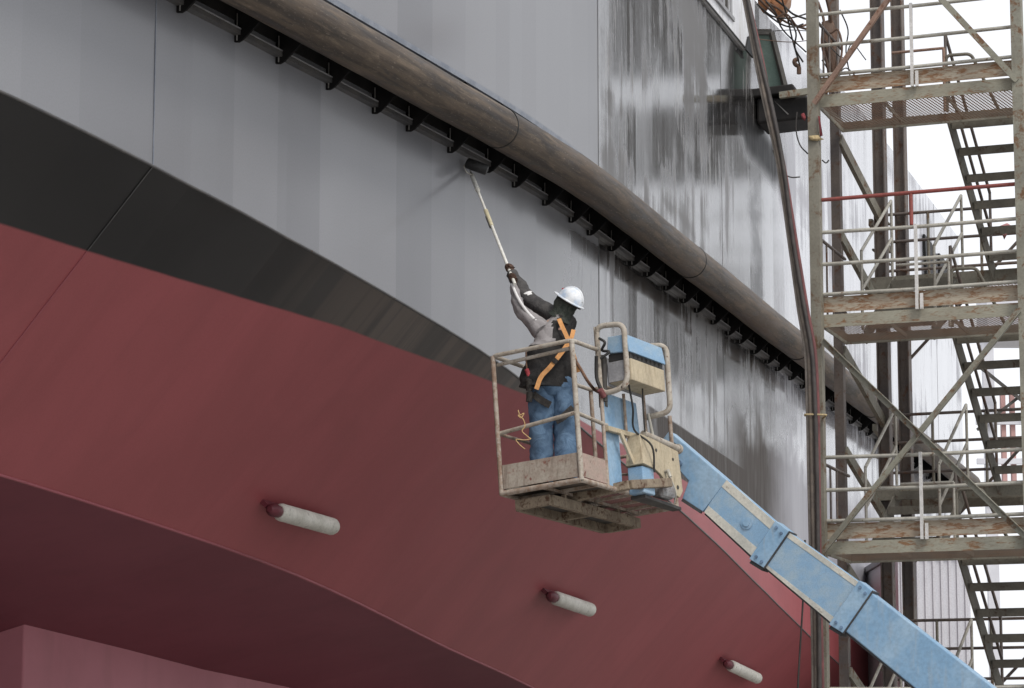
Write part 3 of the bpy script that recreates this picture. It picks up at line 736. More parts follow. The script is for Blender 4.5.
mb = MB(); mb.add([(-AW, .02, .026), (0, .02, .026), (0, 1.0, .026), (-AW, 1.0, .026)], [(0, 1, 2, 3)])
lb(BP(mb), "floor_plate", M['darkgrease'], basket)
# lower subframe of channel beams
mb = MB(); zz = -.115
mb.bar((-.80, .12, zz), (-.42, .12, zz), .05, .10, 1); mb.bar((-.42, .145, zz), (-.42, 1.9, zz), .05, .10, 0); mb.bar((-.80, .145, zz), (-.80, 1.9, zz), .05, .10, 0); mb.bar((-.775, 1.92, zz), (-.395, 1.92, zz), .05, .10, 0); mb.bar((-.775, 1.0, zz), (-.445, 1.0, zz), .05, .08, 0)
for p in ((-.8, .4), (-.42, .4), (-.8, 1.5), (-.42, 1.5)): mb.bar((p[0], p[1], -.08), (p[0], p[1], -.028), .04, .04, 0)
mb.add([(-.775, .15, -.075), (-.445, .15, -.075), (-.445, 1.9, -.075), (-.775, 1.9, -.075)], [(0, 1, 2, 3)], 2)
lb(BP(mb), "subframe", [M['beige_dirty'], M['beige_dirty'], M['darkgrease']], basket)
# toe boards
mb = MB(); mb.bar((-AW + .03, .0, .16), (-.03, .0, .155), .008, .235); lb(BP(mb), "toe_board", M['toe'], basket)
mb = MB(); mb.bar((.0, .03, .155), (.0, .53, .15), .008, .235); lb(BP(mb), "toe_board", M['toe_red'], basket)
mb = MB(); mb.bar((-AW, .03, .13), (-AW, BL, .13), .008, .16); lb(BP(mb), "toe_board", M['toe'], basket)
# posts and rails
def brail(pts, r=.021, nm="guard_rail", mat='tuberail', rad=None, closed=False):
    mb = MB(); mb.tube(round_loop(pts, rad, closed=closed) if rad else pts, r, 9, closed=closed); return lb(BP(mb), nm, M[mat], basket)
brail([(-AW, 0, .0), (-AW, 0, BH)], .024, "basket_post", 'tuberail2'); brail([(0, 0, .0), (0, 0, BH)], .026, "basket_post", 'tuberail')
brail([(0, .53, .0), (0, .53, BH)], .02, "basket_post", 'tuberail2'); brail([(-AW, BL, 0), (-AW, BL, BH)], .022, "basket_post", 'tuberail2')
brail([(-AW, 1.0, 0), (-AW, 1.0, BH)], .022, "basket_post", 'tuberail2'); brail([(0, BL, .0), (0, BL, .95)], .022, "basket_post", 'tuberail2')
brail([(-AW, 1.1, BH), (-AW, 0, BH), (0, 0, BH), (0, .56, BH)], .022, rad=.06)
brail([(-AW + .02, .05, BH - .085), (-.02, .04, BH - .065)], .019)
brail([(-AW, 1.1, BH), (-AW, BL, BH), (-.05, BL, BH - .05)], .021, rad=.06)
brail([(-AW - .01, .02, .60), (0, -.01, .66)], .021); brail([(0, 0, .66), (0, .60, .63)], .02); brail([(-AW, 0, .60), (-AW, BL, .6)], .017, mat='tuberail2')
brail([(-AW, BL, .62), (0, BL, .6)], .018, mat='tuberail2'); brail([(-AW, 1.0, .32), (-.2, 1.5, .3)], .014, mat='tuberail2')
# guard hoops round the control box
brail([(0, .53, .93), (.0, .53, 1.52), (.0, .53, 1.62), (.29, .56, 1.60), (.29, .56, 1.02), (.22, .55, .95)], .028, "control_hoop", 'tuberail', .09, True)
brail([(.06, 1.36, .82), (.32, 1.38, .84), (.34, 1.36, 1.52), (.10, 1.32, 1.54)], .029, "control_hoop", 'tuberail', .09)
brail([(.06, 1.32, 1.35), (.06, 1.32, .2)], .018, "control_post", 'tuberail2'); brail([(.03, .95, 1.0), (.03, .95, .55)], .016, "control_post", 'tuberail2')
brail([(.12, 1.28, .84), (.12, 1.5, .1)], .016, "control_post", 'rail')
# control box: beige case with a blue sloping lid and a dark slot
mb = MB(); y0, y1 = .58, 1.29
mb.hexa([(.08, y0, 1.03), (.33, y0, 1.03), (.33, y1, 1.03), (.08, y1, 1.03), (.08, y0, 1.23), (.33, y0, 1.25), (.33, y1, 1.25), (.08, y1, 1.23)])
box = lb(BP(mb), "control_box", M['beige'], basket, bevel=.008)
def cb(mb, nm, mat, **k): return lb(BP(mb), nm, M[mat], basket, **k)
mb = MB(); mb.hexa([(.06, y0 - .004, 1.01), (.078, y0 - .004, 1.01), (.078, y1, 1.01), (.06, y1, 1.01), (.06, y0 - .004, 1.29), (.078, y0 - .004, 1.29), (.078, y1, 1.29), (.06, y1, 1.29)]); mb.box((.19, y0 - .012, 1.14), (.22, .012, .2)); cb(mb, "control_back", 'greybox')
mb = MB(); mb.box((.2, (y0 + y1) / 2, 1.29), (.235, y1 - y0 - .02, .075))
for i in range(7): mb.tube([(.31, y0 + .08 + i * .09, 1.27), (.335, y0 + .08 + i * .09, 1.295)], .010, 6)
cb(mb, "control_panel", 'dark')
mb = MB(); mb.hexa([(.08, y0 - .02, 1.335), (.34, y0 - .02, 1.31), (.34, y1 + .03, 1.31), (.08, y1 + .03, 1.335), (.10, y0 - .02, 1.50), (.31, y0 - .02, 1.49), (.31, y1 + .03, 1.49), (.10, y1 + .03, 1.50)]); cb(mb, "control_lid", 'bluewear', bevel=.008)
mb = MB(); mb.tube(smooth_path([(.05, .48, 1.48), (.12, .46, 1.42), (.06, .5, 1.36), (.14, .5, 1.33), (.05, .47, 1.27)]), .014, 6); mb.tube(smooth_path([(.02, .45, 1.3), (-.02, .5, 1.1), (.03, .5, .95)]), .02, 6); cb(mb, "control_cable", 'dark')
mb = MB(); mb.tube([(-.02, .62, 1.34), (-.03, .62, .82)], .045, 8); mb.tube([(.05, .55, 1.30), (.02, .56, .86)], .03, 8); cb(mb, "cable_sheath", 'darkgrease')
# blue mast, beige brackets and slewing plate
mb = MB(); mb.prism([(-.01, .56, .96), (-.01, 1.26, .96), (-.01, 1.30, .60), (-.01, .56, .60)], (.012, 0, 0)); cb(mb, "blue_apron", 'blue')
mb = MB(); mb.prism([(-.03, .56, .60), (-.03, .86, .60), (-.03, .86, .0), (-.03, .56, .02)], (.02, 0, 0)); cb(mb, "blue_apron", 'blue')
mb = MB(); mb.bar((.03, .54, .585), (.03, 1.36, .60), .05, .05); mb.bar((.08, .72, .57), (.10, .92, .28), .03, .045)
mb.hexa([(.02, .90, .26), (.22, .90, .26), (.22, 1.16, .24), (.02, 1.16, .24), (.02, .98, .58), (.16, .98, .58), (.16, 1.2, .58), (.02, 1.2, .58)]); cb(mb, "beige_bracket", 'beige', bevel=.006)
mb = MB(); mb.box((.11, 1.04, .11), (.17, .24, .27)); cb(mb, "rotator_body", 'bluewear', bevel=.012)
mb = MB(); mb.prism([(.13, 1.14, .58), (.13, 1.80, .52), (.13, 1.84, .12), (.13, 1.76, .04), (.13, 1.62, .07), (.13, 1.38, .22), (.13, 1.14, .30)], (.035, 0, 0)); cb(mb, "slew_plate", 'beige', bevel=.006)
mb = MB(); mb.tube([(.160, 1.30, .46), (.172, 1.30, .46)], .018, 8); mb.tube([(.160, 1.72, .14), (.172, 1.72, .14)], .022, 8); mb.tube([(.160, 1.66, .42), (.172, 1.66, .42)], .016, 8); cb(mb, "plate_bolts", 'darkgrease')
mb = MB(); mb.tube(smooth_path([(.2, .75, 1.03), (.2, .80, .80), (.12, .95, .62), (.25, 1.05, .45), (.22, 1.12, .2)]), .011, 6); mb.tube(smooth_path([(.22, 1.0, 1.03), (.2, 1.02, .8), (.16, 1.1, .62)]), .009, 6); cb(mb, "control_cable", 'dark')
mb = MB(); mb.tube([(.14, 1.10, .60), (.14, 1.84, .56)], .036, 10); mb.tube([(.14, 1.835, .56), (.14, 1.87, .558)], .052, 12); cb(mb, "pivot_tube", 'tuberail')
mb = MB(); mb.tube([(.17, 1.46, .26), (.20, 1.46, .27), (.22, 1.46, .2)], [.02, .022, .02], 8); mb.tube(smooth_path([(.22, 1.46, .2), (.25, 1.5, .05), (.2, 1.55, -.05)]), .008, 6); cb(mb, "hose_elbow", 'rail')
mb = MB(); mb.bar((-.55, .62, -.03), (.14, .72, .03), .07, .09); mb.bar((.14, .72, .03), (.24, 1.40, .13), .07, .09); cb(mb, "leveling_arm", 'beige_dirty', bevel=.01)
mb = MB(); mb.box((.11, 1.5, .08), (.16, .3, .16)); o = cb(mb, "wrapped_valve", 'foil', bevel=.05)
mb = MB(); mb.hexa([(.0, 1.0, -.06), (.16, 1.0, -.06), (.10, BL - .1, -.06), (.0, BL - .1, -.06), (.0, 1.0, -.03), (.16, 1.0, -.03), (.10, BL - .1, -.03), (.0, BL - .1, -.03)]); cb(mb, "side_tray", 'darkgrease')

# telescopic boom coming down to the right, towards the viewer
BA = at(690, 476, 29.55); BD = Vector((.7701, -.2446, -.5892)).normalized()
BS = BD.cross(Vector((0, 0, 1))).normalized(); BUp = BS.cross(BD).normalized()      # BS points to the viewer's left
def bpt(d, sx, uz):
    k = 1.0
    return BA + (BD * d + BS * sx + BUp * uz) * k
def bsec(mb, d0, d1, near, far, t0, t1, b0, b1, mi=0):
    return mb.hexa([bpt(d0, near, b0), bpt(d1, near, b1), bpt(d1, far, b1), bpt(d0, far, b0), bpt(d0, near, t0), bpt(d1, near, t1), bpt(d1, far, t1), bpt(d0, far, t0)], mi)
# tip fitting
mb = MB(); mb.prism([bpt(-.41, .165, .265), bpt(.385, .165, .195), bpt(.365, .165, -.215), bpt(.11, .165, -.225), bpt(.06, .165, -.04), bpt(-.12, .165, .0), bpt(-.42, .165, .08)], BS * -.30)
tip = lb(mb, "boom_head", M['blue'], bevel=.01)
mb = MB(); mb.bar(bpt(.12, .16, -.235), bpt(.36, .16, -.225), .05, .03, 0); lb(mb, "head_lug", M['boomdark'], tip)
mb = MB(); mb.tube([bpt(-.28, .20, .15), bpt(-.28, -.16, .15)], .05, 10); lb(mb, "head_pin", M['boomdark'], tip)
mb = MB(); mb.tube([bpt(-.40, .19, .10), bpt(-.12, .19, .05)], .022, 8); mb.tube([bpt(-.12, .18, .05), bpt(-.12, .215, .05)], .036, 10); lb(mb, "tilt_rod", M['bolt'], tip)
for nm, d0, d1, near, t0, t1, b0, b1 in (("boom_section", .37, 1.10, .155, .188, .118, -.205, -.295), ("boom_section", 1.16, 2.14, .165, .120, .115, -.295, -.370), ("boom_section", 2.20, 4.9, .180, .110, -.01, -.352, -.53)):
    mb = MB(); far = near - .31
    bsec(mb, d0, d1, near, far, t0, t1, b0, b1)
    o = lb(mb, nm, M['bluewear'] if d0 < 2 else M['blue'], bevel=.012)
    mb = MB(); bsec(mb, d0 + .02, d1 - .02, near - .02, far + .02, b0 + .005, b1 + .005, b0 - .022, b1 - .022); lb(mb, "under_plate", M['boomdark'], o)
    if d0 < 2:
        mb = MB(); k = .085 if d0 < 1 else .05
        bsec(mb, d0 + .01, d1, near + .004, near - .03, t0 + .003, t1 + .003, t0 - k * .95, t1 - k)
        bsec(mb, d0 + .01, d1, near + .004, near - .03, b0 + k * (.9 if d0 < 1 else .5), b1 + k * 1.15, b0 - .003, b1 - .003)
        lb(mb, "scraped_edge", M['wearpad'], o)
for d0, d1, near, t, b in ((1.045, 1.225, .182, .142, -.328), (2.095, 2.265, .194, .138, -.398)):
    mb = MB(); far = near - .345; bsec(mb, d0, d1, near, far, t, t - .01, b, b + .012); o = lb(mb, "boom_collar", M['blue'], bevel=.006)
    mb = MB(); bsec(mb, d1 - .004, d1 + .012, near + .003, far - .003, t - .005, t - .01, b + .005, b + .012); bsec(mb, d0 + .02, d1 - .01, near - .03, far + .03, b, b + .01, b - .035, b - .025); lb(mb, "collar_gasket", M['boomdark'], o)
    for du, dd in ((t - .05, .05), (t - .07, .125), (b + .06, .05), (b + .05, .125)):
        mb = MB(); mb.tube([bpt(d0 + dd, near - .005, du), bpt(d0 + dd, near + .018, du)], .017, 6); lb(mb, "bolt", M['bolt'], o)
mb = MB(); mb.tube([bpt(.81, .15, -.05), bpt(.81, .166, -.05)], .062, 20); mb.tube([bpt(.81, .16, -.05), bpt(.81, .182, -.05)], .034, 14); lb(mb, "pin_boss", M['blue'])
# turret, chassis and wheels standing on the dock floor (below and right of the frame)
YAW = math.atan2(BD.y, BD.x)
def G(a, b, z): return TURRET + Vector((math.cos(YAW), math.sin(YAW), 0)) * a + Vector((-math.sin(YAW), math.cos(YAW), 0)) * b + Vector((0, 0, z))
RZ = Matrix.Rotation(YAW, 3, 'Z')
mb = MB(); mb.box(G(.5, 0, 1.2), (2.6, 1.5, .7), 0, RZ); mb.box(G(1.5, 0, 1.35), (.7, 2.0, .9), 0, RZ); mb.box(G(.15, 0, 1.7), (.9, .55, .4), 0, RZ); lb(mb, "turret", M['blue'], bevel=.04)
mb = MB(); mb.box(G(.3, 0, .66), (3.0, 1.1, .36), 0, RZ); mb.box(G(-.9, 0, .5), (.25, 2.0, .2), 0, RZ); mb.box(G(1.5, 0, .5), (.25, 2.0, .2), 0, RZ); lb(mb, "chassis", M['greybox'], bevel=.03)
for a in (-.9, 1.5):
    for b in (-1.0, 1.0):
        mb = MB(); prof = [(.26, -.16), (.42, -.15), (.46, -.09), (.46, .09), (.42, .15), (.26, .16)]
        mb.rings([[G(a + r * math.cos(i * math.pi / 14), b + o, .46 + r * math.sin(i * math.pi / 14)) for i in range(28)] for r, o in prof]); wh = lb(mb, "wheel", M['dark'])
        mb = MB(); mb.rings([[G(a + r * math.cos(i * math.pi / 10), b + o, .46 + r * math.sin(i * math.pi / 10)) for i in range(20)] for r, o in ((.25, -.17), (.25, .17))]); lb(mb, "rim", M['greybox'], wh)
mb = MB(); mb.tube([bpt(3.9, 0, -.5), G(.1, 0, 1.5)], .07, 10); lb(mb, "lift_cylinder", M['rail'])

# ------------------------------------------------------------------ painter
def skin(name, chains, mat, parent, levels=2, root=0, matfn=None, mats=None):
    """one continuous surface grown round connected joint chains: chains = [[(point, rx, ry) ...]]; a point given as an int links to that vertex"""
    me = bpy.data.meshes.new(name); vs = []; es = []; rs = []
    for ch in chains:
        prev = None
        for it in ch:
            if isinstance(it, int): prev = it; continue
            vs.append(it[0]); rs.append((it[1], it[2] if len(it) > 2 else it[1])); i = len(vs) - 1
            if prev is not None: es.append((prev, i))
            prev = i
    me.from_pydata([tuple(v) for v in vs], es, [])
    o = bpy.data.objects.new(name + "_src", me); COL.objects.link(o)
    sm = o.modifiers.new("skin", 'SKIN'); sm.use_smooth_shade = True
    for d, r in zip(me.skin_vertices[0].data, rs): d.radius = r; d.use_root = False
    me.skin_vertices[0].data[root].use_root = True
    su = o.modifiers.new("sub", 'SUBSURF'); su.levels = levels; su.render_levels = levels
    dg = bpy.context.evaluated_depsgraph_get(); dg.update()
    nm = bpy.data.meshes.new_from_object(o.evaluated_get(dg)); nm.name = name
    bpy.data.objects.remove(o); bpy.data.meshes.remove(me)
    nm.materials.clear()
    for m in (mats or [mat]): nm.materials.append(m)
    for p in nm.polygons:
        p.use_smooth = True; p.material_index = matfn(p.center) if matfn else 0
    r = bpy.data.objects.new(name, nm); COL.objects.link(r)
    if parent is not None: r.parent = parent; r.matrix_parent_inverse = Matrix.Translation(-Vector(parent.location))
    return r
def catmull_ring(ctrs, n=26, sub=4, wr=0., seed=0):
    """loft of ellipses: ctrs = (centre, half width vector, half depth vector)"""
    out = []
    C = [smooth_path([c[i] for c in ctrs], sub) for i in range(3)]
    for j, (c, a, b) in enumerate(zip(*C)):
        ring = []
        for k in range(n):
            t = 2 * math.pi * k / n; ca, sa = math.cos(t), math.sin(t)
            e = .82; ca2 = math.copysign(abs(ca) ** e, ca); sa2 = math.copysign(abs(sa) ** e, sa)
            p = c + a * ca2 + b * sa2
            if wr:
                nz = mnoise.noise(Vector((p.x * 9 + seed, p.y * 9, p.z * 16))) + .5 * mnoise.noise(Vector((p.x * 20, p.y * 20 + seed, p.z * 34)))
                p = p + (p - c).normalized() * nz * wr
            ring.append(p)
        out.append(ring)
    return out
PY = 28.15
FD = Vector((-.62, .78, 0)).normalized(); RT = Vector((FD.y, -FD.x, 0))      # facing away to the left; RT = his right
footL, footR = Bw(-.63, .36, .05), Bw(-.36, .36, .05)
man = thing("person", "painter in a hard hat, black jacket and blue jeans reaching up from the lift basket", "person", (footL + footR) / 2)
MI = Matrix.Translation(-Vector(man.location))
def pb(mb, name, mats, **k):
    o = mb.build(name, mats, None, **k); o.parent = man; o.matrix_parent_inverse = MI; return o
A_ = lambda x, y, d=0.: at(x, y, PY + d)
hipL, hipR = A_(542.5, 391, .02), A_(563.5, 390, .03)
kneeL, kneeR = A_(541, 434, .0), A_(565, 432, .02)
ankL, ankR = footL + Vector((0, 0, .09)), footR + Vector((0, 0, .09))
pel, waist, chest, uch, nck = A_(554, 384, .02), A_(553, 366, .0), A_(553, 345, -.02), A_(555, 328, .0), A_(561, 317, .02)
shL, shR = A_(538.5, 327, -.02), A_(566, 324, .16)
elL, elR = A_(519.5, 307, .16), A_(528, 298.5, .36)
haL, haR = A_(512.5, 284, .42), A_(508.5, 268, .52)
skullb, head = A_(566, 309, .03), A_(568.5, 302, .04)
# body: one surface
chains = [[(pel, .125, .10), (waist, .12, .095), (chest, .14, .10), (uch, .12, .085), (nck, .055, .055), (skullb, .075, .08), (head, .085, .095)],
          [0, (hipL, .085, .085), (kneeL, .058, .058), (ankL, .042, .042), (footL + FD * .10 + Vector((0, 0, .04)), .04, .03), (footL + FD * .19 + Vector((0, 0, .03)), .035, .022)],
          [0, (hipR, .085, .085), (kneeR, .058, .058), (ankR, .042, .042), (footR + FD * .10 + Vector((0, 0, .04)), .04, .03), (footR + FD * .19 + Vector((0, 0, .03)), .035, .022)],
          [3, (shL, .06, .06), (elL, .044, .044), (haL.lerp(elL, .12), .028, .028)],
          [3, (shR, .06, .06), (elR, .044, .044), (haR.lerp(elR, .12), .028, .028)]]
skin("body", chains, M['skin'], man, 2)
# face
fdir = (FD * .75 + Vector((0, 0, .55)) + Vector((-.25, -.1, 0))).normalized()
hup = (Vector((.60, -.34, .70))); hup = (hup - fdir * hup.dot(fdir)).normalized(); hrt = fdir.cross(hup)
hc = head + fdir * .012
mb = MB(); mb.rings([[hc + fdir * .10 + hup * (-.01 + .035 - i * .02) + hrt * (r * math.cos(k * math.pi / 4)) + fdir * (q + r * math.sin(k * math.pi / 4)) for k in range(8)] for i, (r, q) in enumerate(((.006, -.01), (.011, 0.), (.015, .012), (.010, .004)))]); pb(mb, "nose", M['skin'])
for sg in (-1, 1):
    mb = MB(); c = hc + fdir * .085 + hup * .025 + hrt * .032 * sg; mb.rings([[c + hrt * (r * math.cos(k * math.pi / 5)) + hup * (r * .7 * math.sin(k * math.pi / 5)) + fdir * z for k in range(10)] for r, z in ((.014, 0), (.012, .008), (.005, .012))]); pb(mb, "eye", M['dark'])
    mb = MB(); c = hc + hrt * .085 * sg; mb.rings([[c + fdir * (r * .7 * math.cos(k * math.pi / 5)) + hup * (r * math.sin(k * math.pi / 5)) + hrt * sg * z for k in range(10)] for r, z in ((.028, -.01), (.034, .006), (.02, .014))]); pb(mb, "ear", M['skin'])
mb = MB(); mb.tube([hc + fdir * .095 - hup * .045 + hrt * .024, hc + fdir * .104 - hup * .047, hc + fdir * .095 - hup * .045 - hrt * .024], .006, 6); pb(mb, "mouth", M['glove'])
# scarf hood round neck and lower face
v_ = lambda a, b, c: fdir * a + hup * b + hrt * c
rr = []
for (o_, ra, rb) in ((.045, .108, .094), (0., .112, .102), (-.05, .116, .103), (-.10, .105, .10), (-.15, .10, .10), (-.19, .12, .115)):
    c = hc + hup * o_ + (Vector((0, 0, 0)) if o_ > -.08 else (nck - hc + hup * .17) * min(1, (-.06 - o_) * 6))
    rr.append((c, hrt * rb, fdir * ra))
mb = MB(); mb.rings(catmull_ring(rr, 22, 3, .012, 3)); pb(mb, "scarf", M['scarf'])
# jeans
def leg(hp_, kn, an, wr_seed):
    ax = RT
    up_ = hp_ + (hp_ - kn).normalized() * .06
    return catmull_ring([(up_, ax * .125, FD * .135), (hp_, ax * .13, FD * .135), (hp_.lerp(kn, .5), ax * .12, FD * .122), (kn, ax * .108, FD * .112), (kn.lerp(an, .5), ax * .104, FD * .108), (an + Vector((0, 0, .06)), ax * .096, FD * .10), (an - Vector((0, 0, .02)), ax * .10, FD * .108)], 22, 6, .017, wr_seed)
mb = MB(); mb.rings(leg(hipL, kneeL, ankL, 1)); mb.rings(leg(hipR, kneeR, ankR, 5))
mb.rings(catmull_ring([(pel - Vector((0, 0, .12)), RT * .13, FD * .10), (pel - Vector((0, 0, .05)), RT * .195, FD * .14), (pel + Vector((0, 0, .05)), RT * .188, FD * .135), (waist, RT * .17, FD * .125)], 26, 4, .007, 2)); jeans = pb(mb, "jeans", M['jean'])
for f in (footL, footR):
    mb = MB(); mb.rings(catmull_ring([(f + FD * -.09 + Vector((0, 0, .055)), RT * .035, ZD * .04), (f + FD * -.06 + Vector((0, 0, .06)), RT * .048, ZD * .058), (f + FD * .02 + Vector((0, 0, .075)), RT * .05, ZD * .072), (f + FD * .10 + Vector((0, 0, .05)), RT * .052, ZD * .046), (f + FD * .18 + Vector((0, 0, .038)), RT * .045, ZD * .034), (f + FD * .205 + Vector((0, 0, .03)), RT * .022, ZD * .02)], 18, 3)); pb(mb, "boot", M['boot'])
# jacket: black back, grey yoke and left sleeve, dark right sleeve
hem = A_(551, 388, .0)
tor = [(hem + Vector((-.055, 0, .0)), RT * .29, FD * .185), (hem + Vector((-.05, 0, .07)), RT * .285, FD * .18), (waist + Vector((-.035, 0, .02)), RT * .262, FD * .165), (A_(549.5, 350, -.01), RT * .235, FD * .155), (chest + Vector((.0, 0, .02)), RT * .205, FD * .14), (A_(554, 331, .02), RT * .175, FD * .12), (A_(557, 322, .03), RT * .12, FD * .095), (A_(561, 316, .03), RT * .075, FD * .075)]
mb = MB(); R2 = catmull_ring(tor, 30, 5, .024, 9); n0 = len(R2)
mb.rings(R2)
fr = (Vector((-1, .15, 0))).normalized()
idx = []
for fi, f in enumerate(mb.f):
    c = sum((Vector(mb.v[k]) for k in f), Vector()) / len(f)
    rel_ = (c - chest); side_ = rel_.dot(RT); fw_ = rel_.dot(FD)
    idx.append(1 if (c.z > chest.z - .02 and side_ < -.10 - .0 * fw_ + .22 * max(0, c.z - chest.z)) or (c.z > uch.z + .06 and side_ < .02) or (fw_ > .09 and c.z > waist.z) else 0)
mb.m = idx
jacket = pb(mb, "jacket", [M['vest'], M['jgrey']])
def sleeve(a, b, c, r, seed):
    m1, m2 = a.lerp(b, .5), b.lerp(c, .5); P = [a, m1, b, m2, c]; out_ = []
    for i, p in enumerate(P):
        d = (P[min(i + 1, 4)] - P[max(i - 1, 0)]).normalized(); x_ = d.cross(Vector((.3, -.9, .2))).normalized(); y_ = d.cross(x_)
        out_.append((p, x_ * r[i], y_ * r[i]))
    return catmull_ring(out_, 18, 5, .016, seed)
def kid(o): o.parent = jacket
mb = MB(); mb.rings(sleeve(shR - (elR - shR) * .12, elR, haR.lerp(elR, .16), (.095, .085, .075, .066, .058), 4)); o = mb.build("right_sleeve", M['sleeve']); kid(o)
mb = MB(); mb.rings(sleeve(shL - (elL - shL) * .15 + Vector((.02, 0, -.02)), elL + Vector((0, 0, -.01)), haL.lerp(elL, .08), (.10, .075, .062, .05, .04), 8)); o = mb.build("left_sleeve", M['jgrey']); kid(o)
mb = MB(); mb.tube(smooth_path([A_(512, 284.5, .36), A_(517, 296, .14), A_(522.5, 305.5, .06), A_(529, 314, .02), A_(536, 321, -.06)]), .016, 6); o = mb.build("piping", M['piping']); kid(o)
p_ = elR.lerp(haR, .02); d_ = (haR - elR).normalized(); mb = MB(); mb.tube([p_ - d_ * .022, p_ + d_ * .022], .079, 16); o = mb.build("arm_band", M['piping']); kid(o)
# helmet
mb = MB(); rings_ = []
hcx = head + hup * .022 - fdir * .012
for i in range(9):
    t = i / 8 * math.pi / 2; r = math.cos(t); z = math.sin(t)
    rings_.append([hcx + hup * (.135 * z) + (hrt * math.cos(k * math.pi / 14) * .122 + fdir * math.sin(k * math.pi / 14) * .142) * max(r, .04) for k in range(28)])
mb.rings(rings_)
helmet = pb(mb, "hard_hat", M['helmet'])
mb = MB(); mb.rings([[hcx + hup * z + hrt * math.cos(k * math.pi / 14) * (.122 + e) + fdir * (math.sin(k * math.pi / 14) * (.142 + e + max(0, math.sin(k * math.pi / 14)) ** 2 * e * 2.2)) for k in range(28)] for z, e in ((-.012, .0), (-.012, .020), (-.002, .020), (.004, .0))]); o = mb.build("brim", M['helmet']); o.parent = helmet
mb = MB(); mb.tube([hcx + hup * (.137 * math.sin(a)) + fdir * (.144 * math.cos(a)) for a in [.35 + i * .2 for i in range(13)]], .010, 6); o = mb.build("crown_ridge", M['helmet']); o.parent = helmet
mb = MB(); mb.rings([[hcx + hup * (z) + hrt * math.cos(k * math.pi / 14) * e + fdir * math.sin(k * math.pi / 14) * (e + .02) for k in range(28)] for z, e in ((-.03, .116), (.0, .121))]); o = mb.build("head_band", M['webdark']); o.parent = helmet
mb = MB(); c = hcx + fdir * .135 + hup * .055; mb.box(c, (.03, .03, .03)); o = mb.build("lamp_clip", M['ragred']); o.parent = helmet
# gloves: palm, four curled fingers and a thumb closed round the pole
PT = at(470.5, 172, 30.30); PBt = haR + (haR - PT).normalized() * .34
PD = (PT - PBt).normalized()
def onpole(p): return PBt + PD * (p - PBt).dot(PD)
def glove(hand, elbow, sgn):
    g0 = onpole(hand); arm = (g0 - elbow).normalized(); side_ = PD.cross(arm).normalized() * sgn
    pn = side_.cross(PD).normalized()
    wr = hand.lerp(elbow, .16); palm = g0 + side_ * .034
    ch = [[(wr, .03, .03), (wr.lerp(palm, .6), .036, .026), (palm, .042, .024)]]
    for i, (o_, ln) in enumerate(((.036, .92), (.013, 1.), (-.011, .96), (-.034, .8))):
        c = g0 + PD * o_; q = []
        for j, ang in enumerate((25, 95, 165, 235)):
            a = R_(ang); q.append((c + side_ * (.031 * math.cos(a)) + pn * (.031 * math.sin(a)) * ln, .0095 - .0008 * j))
        ch.append([2] + q)
    c = g0 + PD * .045
    ch.append([1, (c + side_ * .03 - pn * .022, .012), (c - pn * .034 + PD * .012, .0105), (c - side_ * .026 - pn * .022 + PD * .014, .0095)])
    skin("glove", ch, M['glove'], man, 1)
glove(haR, elR, 1); glove(haL, elL, 1)
# safety harness
def on_back(x, y, lift=.0): return at(x, y, PY - .165 - lift)
def strap(pts, wd=.042, t=.006, mi=0, nm="harness_strap", mat='orange'):
    mb = MB(); P = smooth_path(pts, 5)
    for a, b in zip(P, P[1:]):
        e = (b - a).normalized() * .003; mb.bar(a - e, b + e, wd, t, 0, Vector((0, -1, .05)))
    return mb.build(nm, M[mat])
har = strap([on_back(559, 319, -.06), on_back(562, 326, -.005), on_back(567, 337, .02), on_back(569, 343, .022)]); har.name = "harness"; har.parent = man; har.matrix_parent_inverse = MI
for o in (strap([on_back(573.5, 330, -.02), on_back(572, 336, .01), on_back(569, 343, .022)]), strap([on_back(569, 342, .035), on_back(562, 352, .055), on_back(550, 367, .085), on_back(541, 377, .095), on_back(536.5, 389, .09)], .045), strap([on_back(569, 343, .03), on_back(574, 356, .04), on_back(578, 372, .02)], .04)): o.parent = har
mb = MB(); mb.tube(round_loop([on_back(566, 340, .035), on_back(572, 340, .035), on_back(571, 347, .035), on_back(567, 347, .035)], .02), .006, 6, closed=True); o = mb.build("dorsal_ring", M['rail']); o.parent = har
mb = MB(); mb.box(on_back(555, 361, .088), (.05, .012, .05), 0, Matrix.Rotation(.7, 3, 'Y')); o = mb.build("buckle", M['webdark']); o.parent = har
for pts in ([on_back(533, 394, .0), on_back(541, 400, .0), on_back(550, 405, -.02)], [on_back(556, 421, .02), on_back(563, 417, .02), on_back(573, 408, -.03)]):
    o = strap(pts, .07, .012, 0, "thigh_strap", 'webdark'); o.parent = har
mb = MB(); mb.tube([on_back(528, 372, .02), on_back(530, 381, .03), on_back(529, 391, .02)], [.02, .045, .03], 10); mb.tube([on_back(530, 392, .02), on_back(529, 402, .02)], [.035, .03], 8); o = mb.build("tool_pouch", M['webdark']); o.parent = har
mb = MB(); mb.tube([on_back(526.5, 369, .04), on_back(529.5, 377, .04)], .022, 8); o = mb.build("reel", M['ragred']); o.parent = har
mb = MB(); mb.tube([on_back(526, 351, .03), on_back(526, 360, .03), on_back(527, 370, .04)], .007, 6); o = mb.build("tether", M['rope']); o.parent = har

